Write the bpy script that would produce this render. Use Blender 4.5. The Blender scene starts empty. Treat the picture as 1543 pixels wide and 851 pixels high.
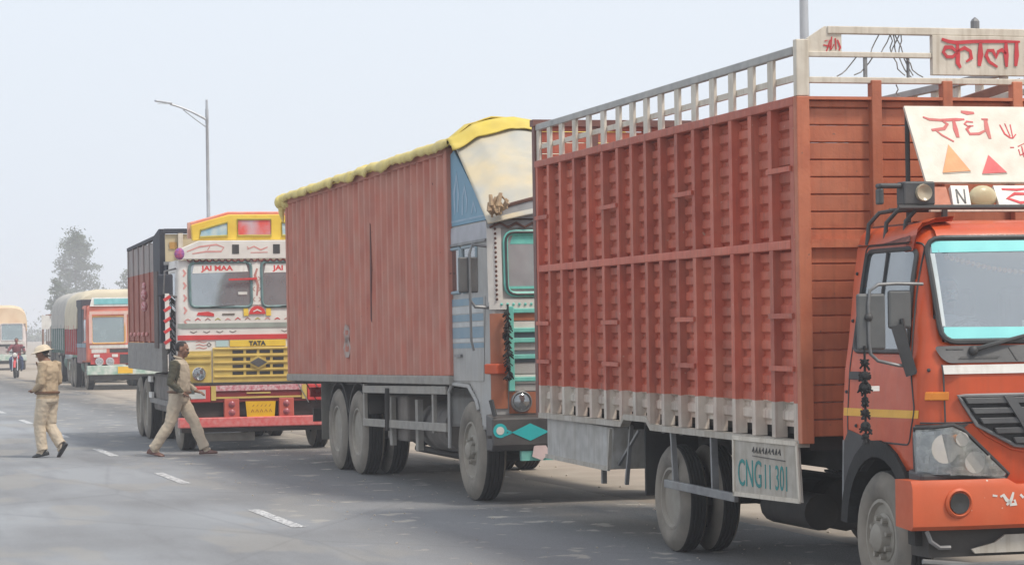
import bpy, bmesh, math, random
from mathutils import Vector, Matrix, noise as mnoise
from math import radians, sin, cos, pi, sqrt, atan2
random.seed(7)
S = bpy.context.scene
C = S.collection
# ---------------------------------------------------------------- camera
cam_d = bpy.data.cameras.new('camera'); cam = bpy.data.objects.new('camera', cam_d); C.objects.link(cam)
cam.matrix_world = Matrix.Translation((0, 0, 1.751)) @ Matrix.Rotation(radians(90), 4, 'X') @ Matrix.Rotation(-0.0156, 4, 'Z')
cam_d.sensor_width = 36; cam_d.lens = 3762/1543*36; cam_d.shift_y = (491.13-425.5)/1543
cam_d.clip_start = .1; cam_d.clip_end = 4000
S.camera = cam
# ---------------------------------------------------------------- sky, sun, exposure
SUN_EL, SUN_AZ = radians(58), radians(126)          # azimuth clockwise from +Y: behind the camera, to the right
w = bpy.data.worlds.new('World'); S.world = w; w.use_nodes = True
nt = w.node_tree; nt.nodes.clear()
out = nt.nodes.new('ShaderNodeOutputWorld'); bg = nt.nodes.new('ShaderNodeBackground')
sky = nt.nodes.new('ShaderNodeTexSky'); sky.sky_type = 'NISHITA'; sky.sun_disc = False
sky.sun_elevation = SUN_EL; sky.sun_rotation = SUN_AZ; sky.dust_density = 6; sky.air_density = 1.2
mx = nt.nodes.new('ShaderNodeMixRGB'); mx.inputs[0].default_value = .86
mx.inputs[2].default_value = (6.95, 7.5, 8.25, 1)      # the even milky overcast over the blue sky
nt.links.new(sky.outputs[0], mx.inputs[1]); nt.links.new(mx.outputs[0], bg.inputs[0])
nt.links.new(bg.outputs[0], out.inputs[0]); bg.inputs[1].default_value = .1
sd = bpy.data.lights.new('sun', 'SUN'); sd.energy = 2.0; sd.angle = radians(10); sd.color = (1, .93, .82)
sun = bpy.data.objects.new('sun', sd); C.objects.link(sun)
sv = Vector((sin(SUN_AZ)*cos(SUN_EL), cos(SUN_AZ)*cos(SUN_EL), sin(SUN_EL)))
sun.rotation_euler = sv.to_track_quat('Z', 'Y').to_euler()
S.view_settings.view_transform = 'Standard'; S.view_settings.look = 'None'
S.view_settings.exposure = 0.4; S.view_settings.gamma = 1
S.cycles.max_bounces = 6; S.cycles.volume_bounces = 1; S.cycles.transparent_max_bounces = 12

# ---------------------------------------------------------------- materials
MATS = {}
def mat(name, col, col2=None, rough=.6, metal=0., sc=6., streak=None, dust=None, dusta=.5, zsplit=None, bump=.15, bsc=40., chips=None, chipt=.68, coat=0., spec=.5, rnd=0.):
    """painted / raw surface: mottled colour, vertical run marks, dust film, chips of paint, fine relief"""
    if name in MATS: return MATS[name]
    m = bpy.data.materials.new(name); m.use_nodes = True; MATS[name] = m
    t = m.node_tree; N = t.nodes; L = t.links; p = N['Principled BSDF']
    p.inputs['Roughness'].default_value = rough; p.inputs['Metallic'].default_value = metal
    p.inputs['Coat Weight'].default_value = coat; p.inputs['Coat Roughness'].default_value = .12
    p.inputs['Specular IOR Level'].default_value = spec
    tc = N.new('ShaderNodeTexCoord')
    def nz(scale, vec=(1, 1, 1), det=4):
        mp = N.new('ShaderNodeMapping'); mp.inputs['Scale'].default_value = vec
        L.new(tc.outputs['Object'], mp.inputs[0])
        n = N.new('ShaderNodeTexNoise'); n.inputs['Scale'].default_value = scale; n.inputs['Detail'].default_value = det
        L.new(mp.outputs[0], n.inputs[0]); return n.outputs[0]
    def ramp(v, a, b):
        r = N.new('ShaderNodeMapRange'); r.inputs[1].default_value = a; r.inputs[2].default_value = b; r.clamp = True
        L.new(v, r.inputs[0]); return r.outputs[0]
    def mix(f, a, b):
        x = N.new('ShaderNodeMixRGB')
        for i, q in ((0, f), (1, a), (2, b)):
            if hasattr(q, 'links') or hasattr(q, 'is_linked'): L.new(q, x.inputs[i])
            elif isinstance(q, (int, float)): x.inputs[i].default_value = q
            else: x.inputs[i].default_value = (*q, 1)
        return x.outputs[0]
    def mul(a, b):
        q = N.new('ShaderNodeMath'); q.operation = 'MULTIPLY'; L.new(a, q.inputs[0])
        if isinstance(b, (int, float)): q.inputs[1].default_value = b
        else: L.new(b, q.inputs[1])
        return q.outputs[0]
    c2 = col2 or tuple(x*.8 for x in col)
    base = mix(ramp(nz(sc), .35, .68), col, c2)
    if zsplit:
        sp = N.new('ShaderNodeSeparateXYZ'); L.new(tc.outputs['Object'], sp.inputs[0])
        ad = N.new('ShaderNodeMath'); ad.operation = 'MULTIPLY_ADD'; L.new(nz(9), ad.inputs[0]); ad.inputs[1].default_value = .03
        L.new(sp.outputs[2], ad.inputs[2])
        lo = ramp(ad.outputs[0], zsplit[0]+.012, zsplit[0]+.018)
        low = mix(ramp(nz(7), .35, .75), zsplit[1], tuple(x*.72 for x in zsplit[1]))
        base = mix(lo, low, base) if not zsplit[2] else mix(lo, base, low)
    if streak: base = mix(mul(ramp(nz(5, (5, 5, .35)), .5, .75), streak[3]), base, streak[:3])
    if dust: base = mix(mul(ramp(nz(2.2, det=6), .3, .75), dusta), base, dust)
    if chips: base = mix(ramp(nz(22, det=3), chipt, chipt+.02), base, chips)
    if rnd:      # every sheet has weathered a little differently
        oi = N.new('ShaderNodeObjectInfo'); hs = N.new('ShaderNodeHueSaturation'); r1 = N.new('ShaderNodeMapRange'); r1.inputs[3].default_value = 1-rnd; r1.inputs[4].default_value = 1+rnd
        L.new(oi.outputs['Random'], r1.inputs[0]); L.new(r1.outputs[0], hs.inputs['Value']); L.new(base, hs.inputs['Color']); base = hs.outputs[0]
    L.new(base, p.inputs['Base Color'])
    rr = N.new('ShaderNodeMapRange'); rr.inputs[3].default_value = max(.03, rough-.12); rr.inputs[4].default_value = min(1, rough+.15)
    L.new(nz(12), rr.inputs[0]); L.new(rr.outputs[0], p.inputs['Roughness'])
    if bump:
        b = N.new('ShaderNodeBump'); b.inputs['Strength'].default_value = bump; b.inputs['Distance'].default_value = .01
        L.new(nz(bsc), b.inputs['Height']); L.new(b.outputs[0], p.inputs['Normal'])
    return m
def glass(name, tint=(.5, .55, .56), film=(.35, .4, .42), fac=.5, rough=.06):
    if name in MATS: return MATS[name]
    m = bpy.data.materials.new(name); m.use_nodes = True; MATS[name] = m
    t = m.node_tree; N = t.nodes; L = t.links; p = N['Principled BSDF']
    p.inputs['Base Color'].default_value = (*film, 1); p.inputs['Roughness'].default_value = rough; p.inputs['Specular IOR Level'].default_value = .8
    tr = N.new('ShaderNodeBsdfTransparent'); tr.inputs[0].default_value = (*tint, 1)
    x = N.new('ShaderNodeMixShader'); L.new(tr.outputs[0], x.inputs[1]); L.new(p.outputs[0], x.inputs[2])
    gl = N.new('ShaderNodeBsdfGlossy'); gl.inputs['Roughness'].default_value = rough; gl.inputs[0].default_value = (.9, .93, .95, 1)
    lw = N.new('ShaderNodeLayerWeight'); lw.inputs[0].default_value = .35; fm = N.new('ShaderNodeMapRange'); fm.inputs[3].default_value = .2; fm.inputs[4].default_value = .9
    L.new(lw.outputs['Fresnel'], fm.inputs[0]); x2 = N.new('ShaderNodeMixShader'); L.new(fm.outputs[0], x2.inputs[0]); L.new(x.outputs[0], x2.inputs[1]); L.new(gl.outputs[0], x2.inputs[2])
    tc = N.new('ShaderNodeTexCoord'); n = N.new('ShaderNodeTexNoise'); n.inputs['Scale'].default_value = 3; n.inputs['Detail'].default_value = 5
    r = N.new('ShaderNodeMapRange'); r.inputs[1].default_value = .3; r.inputs[2].default_value = .7; r.inputs[3].default_value = fac*.8; r.inputs[4].default_value = min(1, fac*1.2)
    L.new(tc.outputs['Object'], n.inputs[0]); L.new(n.outputs[0], r.inputs[0]); L.new(r.outputs[0], x.inputs[0])
    L.new(x2.outputs[0], N['Material Output'].inputs[0]); return m

# ---------------------------------------------------------------- mesh helpers
class M:
    def __init__(s): s.v = []; s.f = []; s.mi = []
    def add(s, vs, fs, mi=0):
        o = len(s.v); s.v += [tuple(q) for q in vs]; s.f += [tuple(i+o for i in g) for g in fs]; s.mi += [mi]*len(fs); return s
    def box(s, x0, x1, y0, y1, z0, z1, mi=0):
        return s.add([(x, y, z) for x in (x0, x1) for y in (y0, y1) for z in (z0, z1)],
                     [(0, 1, 3, 2), (4, 6, 7, 5), (0, 4, 5, 1), (2, 3, 7, 6), (0, 2, 6, 4), (1, 5, 7, 3)], mi)
    def bar(s, p, q, a, b=None, up=(0, 0, 1), mi=0):
        p = Vector(p); q = Vector(q); d = (q-p).normalized(); u = Vector(up)
        if abs(d.dot(u)) > .98: u = Vector((1, 0, 0))
        l = d.cross(u).normalized(); u = l.cross(d); b = b or a
        vs = [e+l*i*a/2+u*j*b/2 for e in (p, q) for i, j in ((-1, -1), (1, -1), (1, 1), (-1, 1))]
        return s.add(vs, [(0, 3, 2, 1), (4, 5, 6, 7), (0, 1, 5, 4), (1, 2, 6, 5), (2, 3, 7, 6), (3, 0, 4, 7)], mi)
    def tube(s, pts, r, n=8, closed=False, mi=0):
        pts = [Vector(p) for p in pts]; k = len(pts); rs = r if isinstance(r, (list, tuple)) else [r]*k
        vs = []; prev = None
        for i, p in enumerate(pts):
            a = pts[(i-1) % k] if (closed or i) else p; b = pts[(i+1) % k] if (closed or i < k-1) else p
            d = (b-a).normalized()
            if prev is None:
                u = Vector((0, 0, 1)) if abs(d.z) < .9 else Vector((1, 0, 0)); u = (u-d*u.dot(d)).normalized()
            else: u = (prev-d*prev.dot(d)).normalized()
            prev = u; l = d.cross(u)
            vs += [p+(u*cos(2*pi*j/n)+l*sin(2*pi*j/n))*rs[i] for j in range(n)]
        fs = []
        for i in range(k if closed else k-1):
            i2 = (i+1) % k
            fs += [(i*n+j, i*n+(j+1) % n, i2*n+(j+1) % n, i2*n+j) for j in range(n)]
        if not closed: fs += [tuple(range(n))[::-1], tuple((k-1)*n+j for j in range(n))]
        return s.add(vs, fs, mi)
    def lathe(s, prof, c=(0, 0, 0), axis='y', n=28, mi=0):
        """prof: (a along the axis, r); closed rings"""
        vs = []
        for a, r in prof:
            for j in range(n):
                t = 2*pi*j/n; u, v = r*cos(t), r*sin(t)
                vs.append({'y': (c[0]+u, c[1]+a, c[2]+v), 'x': (c[0]+a, c[1]+u, c[2]+v), 'z': (c[0]+u, c[1]+v, c[2]+a)}[axis])
        fs = [(i*n+j, i*n+(j+1) % n, (i+1)*n+(j+1) % n, (i+1)*n+j) for i in range(len(prof)-1) for j in range(n)]
        if prof[0][1] > 1e-5: fs.append(tuple(range(n)))
        if prof[-1][1] > 1e-5: fs.append(tuple((len(prof)-1)*n+j for j in range(n)))
        return s.add(vs, fs, mi)
    def ball(s, c, r, n=12, m=8, mi=0):
        r = r if isinstance(r, (list, tuple)) else (r, r, r)
        vs = []; 
        for i in range(m+1):
            for j in range(n):
                a = pi*i/m; b = 2*pi*j/n
                vs.append((c[0]+r[0]*sin(a)*cos(b), c[1]+r[1]*sin(a)*sin(b), c[2]+r[2]*cos(a)))
        return s.add(vs, [(i*n+j, (i+1)*n+j, (i+1)*n+(j+1) % n, i*n+(j+1) % n) for i in range(m) for j in range(n)], mi)
    def prism(s, pts, ext, mi=0):
        """planar polygon (3-D points) extruded by the vector ext"""
        e = Vector(ext); k = len(pts); vs = [Vector(p) for p in pts]; vs += [p+e for p in vs]
        return s.add(vs, [tuple(range(k))[::-1], tuple(range(k, 2*k))]+[(i, (i+1) % k, k+(i+1) % k, k+i) for i in range(k)], mi)
    def profx(s, yz, x0, x1, mi=0): return s.prism([(x0, y, z) for y, z in yz], (x1-x0, 0, 0), mi)
    def stroke(s, pts, wd, fn, th=.003, mi=0):
        """brush stroke: a flat ribbon through 2-D pts mapped by fn(a,b,off)"""
        pts = [Vector(p) for p in pts]; k = len(pts); vs = []
        for i, p in enumerate(pts):
            d = (pts[min(i+1, k-1)]-pts[max(i-1, 0)]).normalized(); nrm = Vector((-d.y, d.x))
            ww = wd*((.62 if i in (0, k-1) else 1)+.3*mnoise.noise((p.x*40, p.y*40, i*3.1)))/2
            for q in (p-nrm*ww, p+nrm*ww): vs += [fn(q.x, q.y, .0015), fn(q.x, q.y, th)]
        fs = []
        for i in range(k-1):
            a = i*4; b = a+4; fs += [(a+1, b+1, b+3, a+3), (a, a+1, a+3, a+2) if False else (a, b, b+1, a+1), (a+2, a+3, b+3, b+2)]
        fs += [(0, 1, 3, 2), (k*4-4, k*4-2, k*4-1, k*4-3)]
        return s.add(vs, fs, mi)
    def mesh(s, name, mats, smooth=False, ang=40):
        me = bpy.data.meshes.new(name); me.from_pydata(s.v, [], s.f)
        b = bmesh.new(); b.from_mesh(me); bmesh.ops.recalc_face_normals(b, faces=b.faces); b.to_mesh(me); b.free()
        for m in (mats if isinstance(mats, (list, tuple)) else [mats]): me.materials.append(m)
        me.polygons.foreach_set('material_index', s.mi)
        if smooth:
            me.polygons.foreach_set('use_smooth', [True]*len(me.polygons)); me.set_sharp_from_angle(angle=radians(ang))
        me.update(); return me
    def build(s, name, mats, parent=None, smooth=False, bev=0, ang=40):
        o = bpy.data.objects.new(name, s.mesh(name, mats, smooth, ang)); C.objects.link(o)
        if parent: o.parent = parent
        if bev:
            d = o.modifiers.new('bevel', 'BEVEL'); d.width = bev; d.segments = 2; d.limit_method = 'ANGLE'; d.angle_limit = radians(35)
        return o
def inst(src, parent, loc=(0, 0, 0), rot=(0, 0, 0), scale=(1, 1, 1)):
    o = src.copy(); C.objects.link(o); o.parent = parent; o.location = loc; o.rotation_euler = rot; o.scale = scale; return o
def thing(name, label, cat, loc=(0, 0, 0), rz=0, group=None):
    o = bpy.data.objects.new(name, None); C.objects.link(o); o.location = loc; o.rotation_euler = (0, 0, rz)
    o.empty_display_size = .2; o['label'] = label; o['category'] = cat
    if group: o['group'] = group
    return o
def tag(o, label, cat, group=None):
    o['label'] = label; o['category'] = cat
    if group: o['group'] = group
    return o
def kind(o, k='structure'): o['kind'] = k; return o
def rpoly(pts, r, n=4):
    """2-D polygon with rounded corners"""
    out = []; k = len(pts)
    for i in range(k):
        p = Vector(pts[i]); a = Vector(pts[i-1])-p; b = Vector(pts[(i+1) % k])-p
        rr = min(r, a.length*.45, b.length*.45); p0 = p+a.normalized()*rr; p1 = p+b.normalized()*rr
        for j in range(n+1):
            t = j/n; out.append(tuple(p0*(1-t)**2+p*2*t*(1-t)+p1*t*t))
    return out
def rect(a0, a1, b0, b1, r=0, n=4):
    p = [(a0, b0), (a1, b0), (a1, b1), (a0, b1)]; return rpoly(p, r, n) if r else p
def plane_fn(o, ax, ay, nz):
    o, ax, ay, nz = map(Vector, (o, ax, ay, nz)); return lambda a, b, c=0: o+ax*a+ay*b+nz*c
def text_obj(s, size, fn, name, m, parent, th=.003, align='LEFT', bold=.0, sx=1.):
    cu = bpy.data.curves.new('txt', 'FONT'); cu.body = s; cu.size = size; cu.extrude = .001; cu.align_x = align; cu.offset = bold; cu.resolution_u = 3
    o = bpy.data.objects.new('txt', cu); C.objects.link(o)
    me = bpy.data.meshes.new_from_object(o.evaluated_get(bpy.context.evaluated_depsgraph_get()))
    bpy.data.objects.remove(o); bpy.data.curves.remove(cu); me.name = name
    for v in me.vertices: v.co = fn(v.co.x*sx, v.co.y, th if v.co.z > 0 else .0012)
    me.materials.clear(); me.materials.append(m); q = bpy.data.objects.new(name, me); C.objects.link(q); q.parent = parent; return q

class Cab:
    """cab shell: profile rows (z, front x, side y, corner radius) round a centre line yc, back at xr"""
    def __init__(s, rows, yc, xr, crown=0.): s.rows = rows; s.yc = yc; s.xr = xr; s.crown = crown
    def at(s, z):
        R = s.rows
        if z <= R[0][0]: return R[0][1:]
        for a, b in zip(R, R[1:]):
            if z <= b[0]:
                t = (z-a[0])/(b[0]-a[0]); return tuple(p+(q-p)*t for p, q in zip(a[1:], b[1:]))
        return R[-1][1:]
    def F(s, y, z, off=0):
        xf, yr, r = s.at(z); hw = s.yc-yr; d = abs(y-s.yc); x = xf-s.crown*(min(d/hw, 1))**2
        n = Vector((1, 0, 0))
        if d > hw-r:
            e = min(d-(hw-r), r*.999); h = sqrt(r*r-e*e); x = x-r+h; n = Vector((h/r, (e/r)*(1 if y > s.yc else -1), 0))
        return Vector((x, y, z))+n*off
    def G(s, x, z, off=0, left=False):
        xf, yr, r = s.at(z); xf -= s.crown; y = yr; n = Vector((0, -1, 0))
        if x > xf-r:
            e = min(x-(xf-r), r*.999); h = sqrt(r*r-e*e); y = yr+r-h; n = Vector((e/r, -h/r, 0))
        v = Vector((x, y, z))+n*off
        if left: v.y = 2*s.yc-v.y
        return v
    def shell(s, zs, ys, xs, hole):
        """grid of rings with the window cells left out; hole(kind, a, z)"""
        m = M(); ring = []
        cols = [('g', x) for x in xs]; 
        n1 = len(cols)
        allr = []
        for z in zs:
            xf, yr, r = s.at(z); pts = [(x, yr) for x in xs]
            x0 = xf-s.crown-r
            for i in range(0, 7):
                a = pi/2*i/6; pts.append((x0+r*sin(a), yr+r-r*cos(a)))
            hw = s.yc-yr
            pts += [(xf-s.crown*(abs(y-s.yc)/hw)**2, y) for y in ys]
            pts2 = [(x, 2*s.yc-y) for x, y in pts[:len(xs)+7]][::-1]
            allr.append([Vector((x, y, z)) for x, y in pts+pts2])
        k = len(allr[0]); vs = [p for r in allr for p in r]; fs = []
        for i in range(len(zs)-1):
            for j in range(k-1):
                c = (allr[i][j]+allr[i+1][j]+allr[i][j+1]+allr[i+1][j+1])/4
                nf = len(xs)
                side = j < nf or j >= k-nf-1
                front = nf+6 > j >= nf-1 or k-nf > j
                if hole(c): continue
                fs.append((i*k+j, i*k+j+1, (i+1)*k+j+1, (i+1)*k+j))
            fs.append((i*k+k-1, i*k, (i+1)*k, (i+1)*k+k-1))
        fs.append(tuple((len(zs)-1)*k+j for j in range(k)))
        m.add(vs, fs); return m
    def finish(s, o, th=.015):
        me = o.data; n = sum(1 if (p.center.y-s.yc)*p.normal.y >= 0 else -1 for p in me.polygons if abs(p.normal.y) > .8)
        if n < 0: me.flip_normals()
        d = o.modifiers.new('shell', 'SOLIDIFY'); d.thickness = th; d.offset = -1; return o
def patch(poly, fn, off=.004, th=.012, st=.07, m=None, mi=0):
    """2-D polygon laid on the curved surface fn(a,b,off): a plate with thickness"""
    m = m or M()
    b = bmesh.new(); vs = [b.verts.new((p[0], p[1], 0)) for p in poly]; b.faces.new(vs)
    for ax in (0, 1):
        lo = min(p[ax] for p in poly); hi = max(p[ax] for p in poly); n = int((hi-lo)/st)
        for i in range(1, n+1):
            co = [0, 0, 0]; co[ax] = lo+(hi-lo)*i/(n+1); no = [0, 0, 0]; no[ax] = 1
            bmesh.ops.bisect_plane(b, geom=b.verts[:]+b.edges[:]+b.faces[:], plane_co=co, plane_no=no)
    b.verts.index_update(); k = len(b.verts)
    V = [fn(v.co.x, v.co.y, off) for v in b.verts]+[fn(v.co.x, v.co.y, off+th) for v in b.verts]
    Fs = []
    for f in b.faces:
        ids = [v.index for v in f.verts]; Fs += [tuple(ids[::-1]), tuple(i+k for i in ids)]
    for e in b.edges:
        if e.is_boundary: i, j = e.verts[0].index, e.verts[1].index; Fs.append((i, j, j+k, i+k))
    b.free(); m.add(V, Fs, mi); return m
def dens(poly, st=.05):
    out = []
    for a, b in zip(poly, poly[1:]+poly[:1]):
        a = Vector(a); b = Vector(b); n = max(1, int((b-a).length/st))
        out += [tuple(a+(b-a)*i/n) for i in range(n)]
    return out
def gasket(poly, fn, r=.014, off=.012, n=6, m=None, mi=0):
    m = m or M(); return m.tube([fn(a, b, off) for a, b in dens(poly)], r, n, True, mi)
def grid(a, b, st): n = max(1, round((b-a)/st)); return [a+(b-a)*i/n for i in range(n+1)]

# shared materials
DUST = (.42, .36, .29)
rubber = mat('rubber', (.012, .012, .013), (.02, .02, .02), .85, bump=.3, dust=(.14, .125, .105), dusta=.2)
tyre_side = mat('tyre_side', (.16, .145, .125), (.09, .084, .074), .9, dust=(.35, .305, .25), dusta=.8)
rim_m = mat('rim_paint', (.3, .28, .24), (.2, .19, .17), .7, metal=.1, dust=DUST, dusta=.6)
chassis = mat('chassis', (.02, .019, .019), (.032, .03, .028), .75, dust=(.15, .13, .11), dusta=.35)
black = mat('black_plastic', (.02, .021, .023), (.04, .04, .042), .5, dust=(.16, .15, .14), dusta=.3)
steel = mat('grey_steel', (.26, .27, .28), (.18, .18, .19), .5, metal=.5, dust=(.35, .33, .3), dusta=.5)
chrome = mat('chrome', (.75, .75, .74), (.6, .6, .6), .18, metal=1, bump=0)
white = mat('white_paint', (.78, .76, .72), (.66, .64, .6), .5, streak=(.4, .33, .25, .3), dust=(.5, .45, .38), dusta=.3)
clear = glass('lamp_glass', (.95, .96, .96), (.5, .52, .52), .06, .03)
inside = mat('cab_lining', (.09, .085, .08), (.06, .06, .06), .8)
redlamp = mat('red_lens', (.5, .03, .03), (.35, .02, .02), .25, bump=0)
amber = mat('amber_lens', (.75, .25, .02), (.6, .18, .02), .25, bump=0)

WHEELS = {}
def wheel(parent, x, yout, z, R, wd, dual=False, style='disc', side_m=None, flip=False, tag_far=False):
    """a wheel whose outer face lies at yout and whose tyre reaches inwards (+y); parts: wheel > tyre, rim, nut"""
    key = (R, wd, dual, style)
    rr = R*.56
    if key not in WHEELS:
        W = []
        def tyre(y0):
            w2 = wd; p = [(y0+.035, rr), (y0+.012, rr+.02), (y0+.0, (R+rr)/2), (y0+.006, R-.075), (y0+.02, R-.035), (y0+.045, R-.008)]
            t = [(y0+.045, R-.008)]
            g = 4
            for i in range(g):
                a = y0+.05+(w2-.1)*i/g; b = y0+.05+(w2-.1)*(i+1)/g
                t += [(a+.004, R), (b-.014, R), (b-.012, R-.014), (b-.002, R-.014)]
            t += [(y0+w2-.045, R-.008)]
            q = [(y0+w2-a+y0, r) for a, r in p][::-1]
            m = M(); m.lathe(p, n=40, mi=1); m.f = m.f[:-2]; m.mi = m.mi[:-2]
            k = M().lathe(t, n=40); k.f = k.f[:-2]; k.mi = k.mi[:-2]; m.add(k.v, k.f, 0)
            k = M().lathe(q, n=40); k.f = k.f[:-2]; k.mi = k.mi[:-2]; m.add(k.v, k.f, 1)
            return m
        m = tyre(0)
        if dual: k = tyre(wd+.05); m.add(k.v, k.f); m.mi[-len(k.f):] = k.mi
        W.append(m.mesh('tyre', [rubber, side_m or tyre_side], True, 50))
        m = M()
        if dual or style == 'deep':
            m.lathe([(.045, rr+.012), (.02, rr+.008), (.018, rr-.01), (.05, rr-.03), (wd*.85, rr-.06), (wd*.9, rr-.12), (wd*.85, .13), (wd*.55, .11), (.07, .1), (.05, .085), (.05, .0)], n=32)
        else:
            m.lathe([(.045, rr+.012), (.02, rr+.008), (.018, rr-.012), (.055, rr-.03), (.09, rr-.05), (.085, rr-.075), (.04, .15), (.03, .13), (.035, .1), (-.015, .085), (-.03, .06), (-.03, 0)], n=32)
        nn = 8
        for j in range(nn):
            a = 2*pi*(j+.3)/nn; yb = (wd*.85 if (dual or style == 'deep') else .03)
            m.lathe([(yb-.035, 0), (yb-.035, .018), (yb+.02, .018)], (.122*cos(a), 0, .122*sin(a)), n=6)
        W.append(m.mesh('rim', rim_m, True, 35))
        m = M()
        if not dual and style != 'deep':
            for j in range(6 if R < .45 else 8):
                a = 2*pi*(j+.1)/(6 if R < .45 else 8); q = rr-.1
                m.lathe([(.040, 0), (.040, .034), (.065, .034)], (q*cos(a), 0.012, q*sin(a)), n=10)
        else: m.lathe([(wd*.92, 0), (wd*.92, rr-.07), (wd*.95, rr-.07)], n=20)
        W.append(m.mesh('wheel', black))
        WHEELS[key] = W
    W = WHEELS[key]
    def ob(n, me, p):
        o = bpy.data.objects.new(n, me); C.objects.link(o); o.parent = p; return o
    h = ob('wheel', W[2], parent); h.location = (x, yout, z); h.rotation_euler = (0, random.uniform(0, 1.2), 0)
    if flip: h.rotation_euler = (0, 0, pi)
    ob('tyre', W[0], h); ob('rim', W[1], h)
    return h
# ================================================================ SETTING
RA = .2755
def road_pt(t, s, z=0):          # t metres right of the dashed line, s metres along the road
    return Vector((4.3266+t*cos(RA)-s*sin(RA), t*sin(RA)+s*cos(RA), z))
# ground sheet
g = M(); n = 64
xs = [(-1)**(i < 32)*abs((i-32)/32)**3*800 for i in range(65)]
g.add([(x, y+40, .0) for y in xs for x in xs], [(i*65+j, i*65+j+1, (i+1)*65+j+1, (i+1)*65+j) for i in range(64) for j in range(64)])
dirt_m = mat('dirt', (.36, .30, .24), (.28, .23, .18), .95, sc=.8, dust=(.42, .36, .29), dusta=.6, bump=.5, bsc=14)
t_ = dirt_m.node_tree; N_ = t_.nodes; L_ = t_.links; pb = N_['Principled BSDF']; src = pb.inputs['Base Color'].links[0].from_socket
tc_n = N_.new('ShaderNodeTexCoord'); mp_n = N_.new('ShaderNodeMapping'); mp_n.vector_type = 'TEXTURE'; mp_n.inputs['Location'].default_value = (4.3266, 0, 0); mp_n.inputs['Rotation'].default_value = (0, 0, RA)
L_.new(tc_n.outputs['Object'], mp_n.inputs[0]); sp_n = N_.new('ShaderNodeSeparateXYZ'); L_.new(mp_n.outputs[0], sp_n.inputs[0])
nz_n = N_.new('ShaderNodeTexNoise'); nz_n.inputs['Scale'].default_value = .9; L_.new(mp_n.outputs[0], nz_n.inputs[0])
ad_n = N_.new('ShaderNodeMath'); ad_n.operation = 'MULTIPLY_ADD'; ad_n.inputs[1].default_value = 1.2; L_.new(nz_n.outputs[0], ad_n.inputs[0]); L_.new(sp_n.outputs[0], ad_n.inputs[2])
rg_n = N_.new('ShaderNodeMapRange'); rg_n.inputs[1].default_value = 4.9; rg_n.inputs[2].default_value = 4.2; rg_n.inputs[4].default_value = .75; L_.new(ad_n.outputs[0], rg_n.inputs[0])
mx_n = N_.new('ShaderNodeMixRGB'); mx_n.inputs[2].default_value = (.11, .095, .08, 1); L_.new(rg_n.outputs[0], mx_n.inputs[0]); L_.new(src, mx_n.inputs[1]); L_.new(mx_n.outputs[0], pb.inputs['Base Color'])  # dirt colour darkened near the road edge as painted shade under the trucks
kind(g.build('dirt_ground', dirt_m)).location = (0, 0, 0)
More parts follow.
